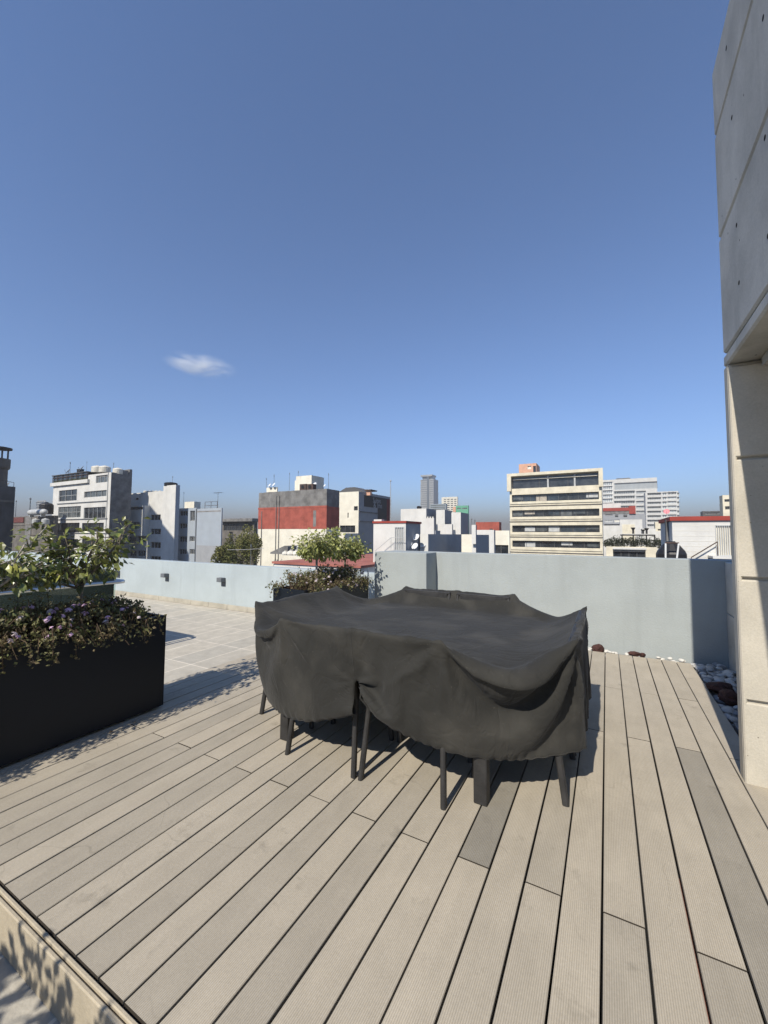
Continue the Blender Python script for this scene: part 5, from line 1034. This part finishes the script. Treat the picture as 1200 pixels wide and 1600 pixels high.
t = thing('tank_frame', 'white metal frame posts in front of the black dome-topped tank', 'frame', tuple(c)); 
for x0, x1_ in ((1040, 1040), (1060.5, 1057)): p = onY(x0, 849, 18.2); q = onY(x1_, 878, 18.2); mb = MB(); mb.tube(q, p, .03, n=6); mb.build('post', M('white_iron'), t)
mb = MB(); mb.tube(onY(1039, 848.5, 18.2), onY(1061, 848.5, 18.2), .03, n=6); mb.build('cross_bar', M('rust_iron'), t)
h = house('block_house', 'white painted block-wall hut with red roof edge and slatted door, right', 'hut', 1050.5, 1150, 1151, 813.5, 20, 'white_paint', 1095, zb=-4, Y1=24)
h.fh.append((*h.rect(1118, 1143, 820.5, 868.5), 7, 'tank_white', 'pale_frame', 1)); h.done(dep=.06, fr=.025, parapet=.05)
mb = MB(); mb.box(h.X0-.08, h.X1, h.Y-.08, h.Y1, h.zt+.001, h.zt+.17); mb.build('red_edge', M('red_trim'), h.t)
mb = MB()   # block courses: raised joints of the wall
for k in range(11):
    z = h.zt-.2-k*.205
    if z < -.6: break
    mb.box(h.X0+.02, onY(1117, 840, 20)[0], h.Y-.006, h.Y-.001, z, z+.012)
mb.build('block_joints', M('tank_white'), h.t)
part('landing', M('white_paint'), h.t, (onY(1113, 870, 19.2)[0], h.X1, 19.1, 19.99, onY(1125, 873, 19.2)[2], onY(1125, 869.5, 19.2)[2]))
mb = MB(); q = [onY(x, y, 19.8) for x, y in ((1080, 871), (1121, 846.5))]; mb.tube(q[0], q[1], .022, n=6); [mb.tube(p, p-[0, 0, .8], .015, n=5) for p in q]; mb.build('stair_rail', M('rust_iron'), h.t)
h = house('dark_building', 'low dark glass building on the skyline right of the white offices', 'building', 1099, 1131, 1132, 798.5, 90, 'window_frame', 1115); h.win(1101, 1130, 801, 804, 6, 'pane_mid'); h.done()
h = house('beige_building', 'narrow beige building on the skyline beside the concrete wall end', 'building', 1131, 1160, 1161, 773.5, 80, 'beige_concrete', 1136); h.win(1132, 1140, 780, 784, 2, 'pane_dark'); h.win(1133, 1140, 791, 796, 2, 'pane_dark'); h.done()
# --- filler rooftops lower down between the buildings
for k, (p0, p1, y, Y, m) in enumerate(((200, 420, 884, 26, 'grey_render'), (560, 760, 875, 40, 'grey_render'), (930, 1160, 880, 30, 'grey_render'), (395, 410, 862, 95, 'brown_concrete'), (560, 640, 842, 120, 'cream_paint'), (770, 800, 842, 130, 'white_paint'))):
    h = house('low_building', ['grey flat-roofed low building hidden below the terrace wall', 'grey low building below the white roof blocks', 'grey low building below the white block hut', 'brown low building glimpsed beside the street trees', 'cream low building behind the white hut', 'white low building left of the beige offices, behind the yellowish house'][k], 'building', p0, p1, p1+1, y, Y, m, (p0+p1)/2); h.done()
for px, y0, y1, Y, lb in ((737, 812, 822, 60, 'thin aerial left of the dark red roof box, first'), (742, 814, 822, 60, 'thin aerial left of the dark red roof box, second'), (563, 770, 780, 60, 'short vent pipe on the hotel roof edge')): mast(lb, px, y0, y1, Y, .05)

# --- unseen block added at left, roof sloped to shade the white stepped block
def back(px, py, Y, Yc):
    p = onY(px, py, Y); L_ = (Y-Yc); return p[0]-math.tan(SUN_AZ)*L_, p[2]+math.tan(SUN_EL)/math.cos(SUN_AZ)*L_
(xa, za), (xb, zb2) = back(218, 770, 42, 12), back(268, 838, 40.3, 12); sl_ = (zb2-za)/(xb-xa); xl_ = hw.X1-1.4; xr2 = xb+1.2
t = thing('added_shade_block', 'added unseen lean-to block on the left, shaped to shade the whitish flats', 'building', ((xl_+xb)/2, 12, ZG))
mb = MB(); mb.prism([(xl_, ZG), (xr2, ZG), (xr2, za+sl_*(xr2-xa)), (xl_, za+sl_*(xl_-xa))], 'y', 8, 12); mb.build('wall', M('white_paint'), t)
mb = MB(); mb.prism([(xl_-.1, za+sl_*(xl_-xa)+.003), (xr2, za+sl_*(xr2-xa)+.003), (xr2, za+sl_*(xr2-xa)+.12), (xl_-.1, za+sl_*(xl_-xa)+.12)], 'y', 7.9, 12.1); mb.build('roof', M('roofing'), t)
# --- small cloud
cc_ = np.array(sight(312, 570)); cc_ = cc_/np.linalg.norm(cc_)*9000+[0, 0, EYE]
bm = bmesh.new(); bmesh.ops.create_icosphere(bm, subdivisions=4, radius=1)
for v in bm.verts:
    q = v.co.copy(); v.co *= 1+.12*math.sin(q.x*3+1)+.08*math.sin(q.y*5+q.z*3)
me = bpy.data.meshes.new('cloud'); bm.to_mesh(me); bm.free(); o = bpy.data.objects.new('cloud', me); COL.objects.link(o); o.location = cc_
o.scale = (760, 280, 270); o.rotation_euler = (0, rad(2), math.atan2(cr[1], cr[0])+math.atan2(312-600, -FPX)*0+rad(24)); tag(o, 'small wispy white cloud alone in the blue sky', 'cloud')
cm_ = bpy.data.materials.new('cloud_vapour'); cm_.use_nodes = True; n_ = cm_.node_tree; n_.nodes.remove(n_.nodes['Principled BSDF']); pv = n_.nodes.new('ShaderNodeVolumePrincipled'); pv.inputs['Color'].default_value = (1, 1, 1, 1)
tc_ = n_.nodes.new('ShaderNodeTexCoord'); ln_ = n_.nodes.new('ShaderNodeVectorMath'); ln_.operation = 'LENGTH'; n_.links.new(tc_.outputs['Object'], ln_.inputs[0])
nz_ = n_.nodes.new('ShaderNodeTexNoise'); nz_.inputs['Scale'].default_value = 1.7; nz_.inputs['Detail'].default_value = 6; nz_.inputs['Distortion'].default_value = .6; n_.links.new(tc_.outputs['Object'], nz_.inputs['Vector'])
m1 = n_.nodes.new('ShaderNodeMapRange'); m1.interpolation_type = 'SMOOTHSTEP'; [setattr(m1.inputs[k_], 'default_value', v_) for k_, v_ in ((1, .05), (2, .95), (3, 1), (4, 0))]; n_.links.new(ln_.outputs['Value'], m1.inputs[0])
m2 = n_.nodes.new('ShaderNodeMapRange'); [setattr(m2.inputs[k_], 'default_value', v_) for k_, v_ in ((1, .42), (2, .75), (3, 0), (4, .013))]; n_.links.new(nz_.outputs[0], m2.inputs[0])
ml_ = n_.nodes.new('ShaderNodeMath'); ml_.operation = 'MULTIPLY'; n_.links.new(m1.outputs[0], ml_.inputs[0]); n_.links.new(m2.outputs[0], ml_.inputs[1]); n_.links.new(ml_.outputs[0], pv.inputs['Density']); n_.links.new(pv.outputs[0], n_.nodes['Material Output'].inputs['Volume'])
me.materials.append(cm_)
# ------------------------------------------------------------------ city haze
hz = part('haze', M('asphalt'), None, (-4500, 4000, -3000, 4500, -19.5, 118)); tag(hz, kind='stuff')
hm = bpy.data.materials.new('haze_air'); hm.use_nodes = True; hn = hm.node_tree; hn.nodes.remove(hn.nodes['Principled BSDF'])
pv = hn.nodes.new('ShaderNodeVolumePrincipled'); pv.inputs['Color'].default_value = (.44, .425, .41, 1); pv.inputs['Density'].default_value = .00092
hn.links.new(pv.outputs[0], hn.nodes['Material Output'].inputs['Volume']); hz.data.materials.clear(); hz.data.materials.append(hm)
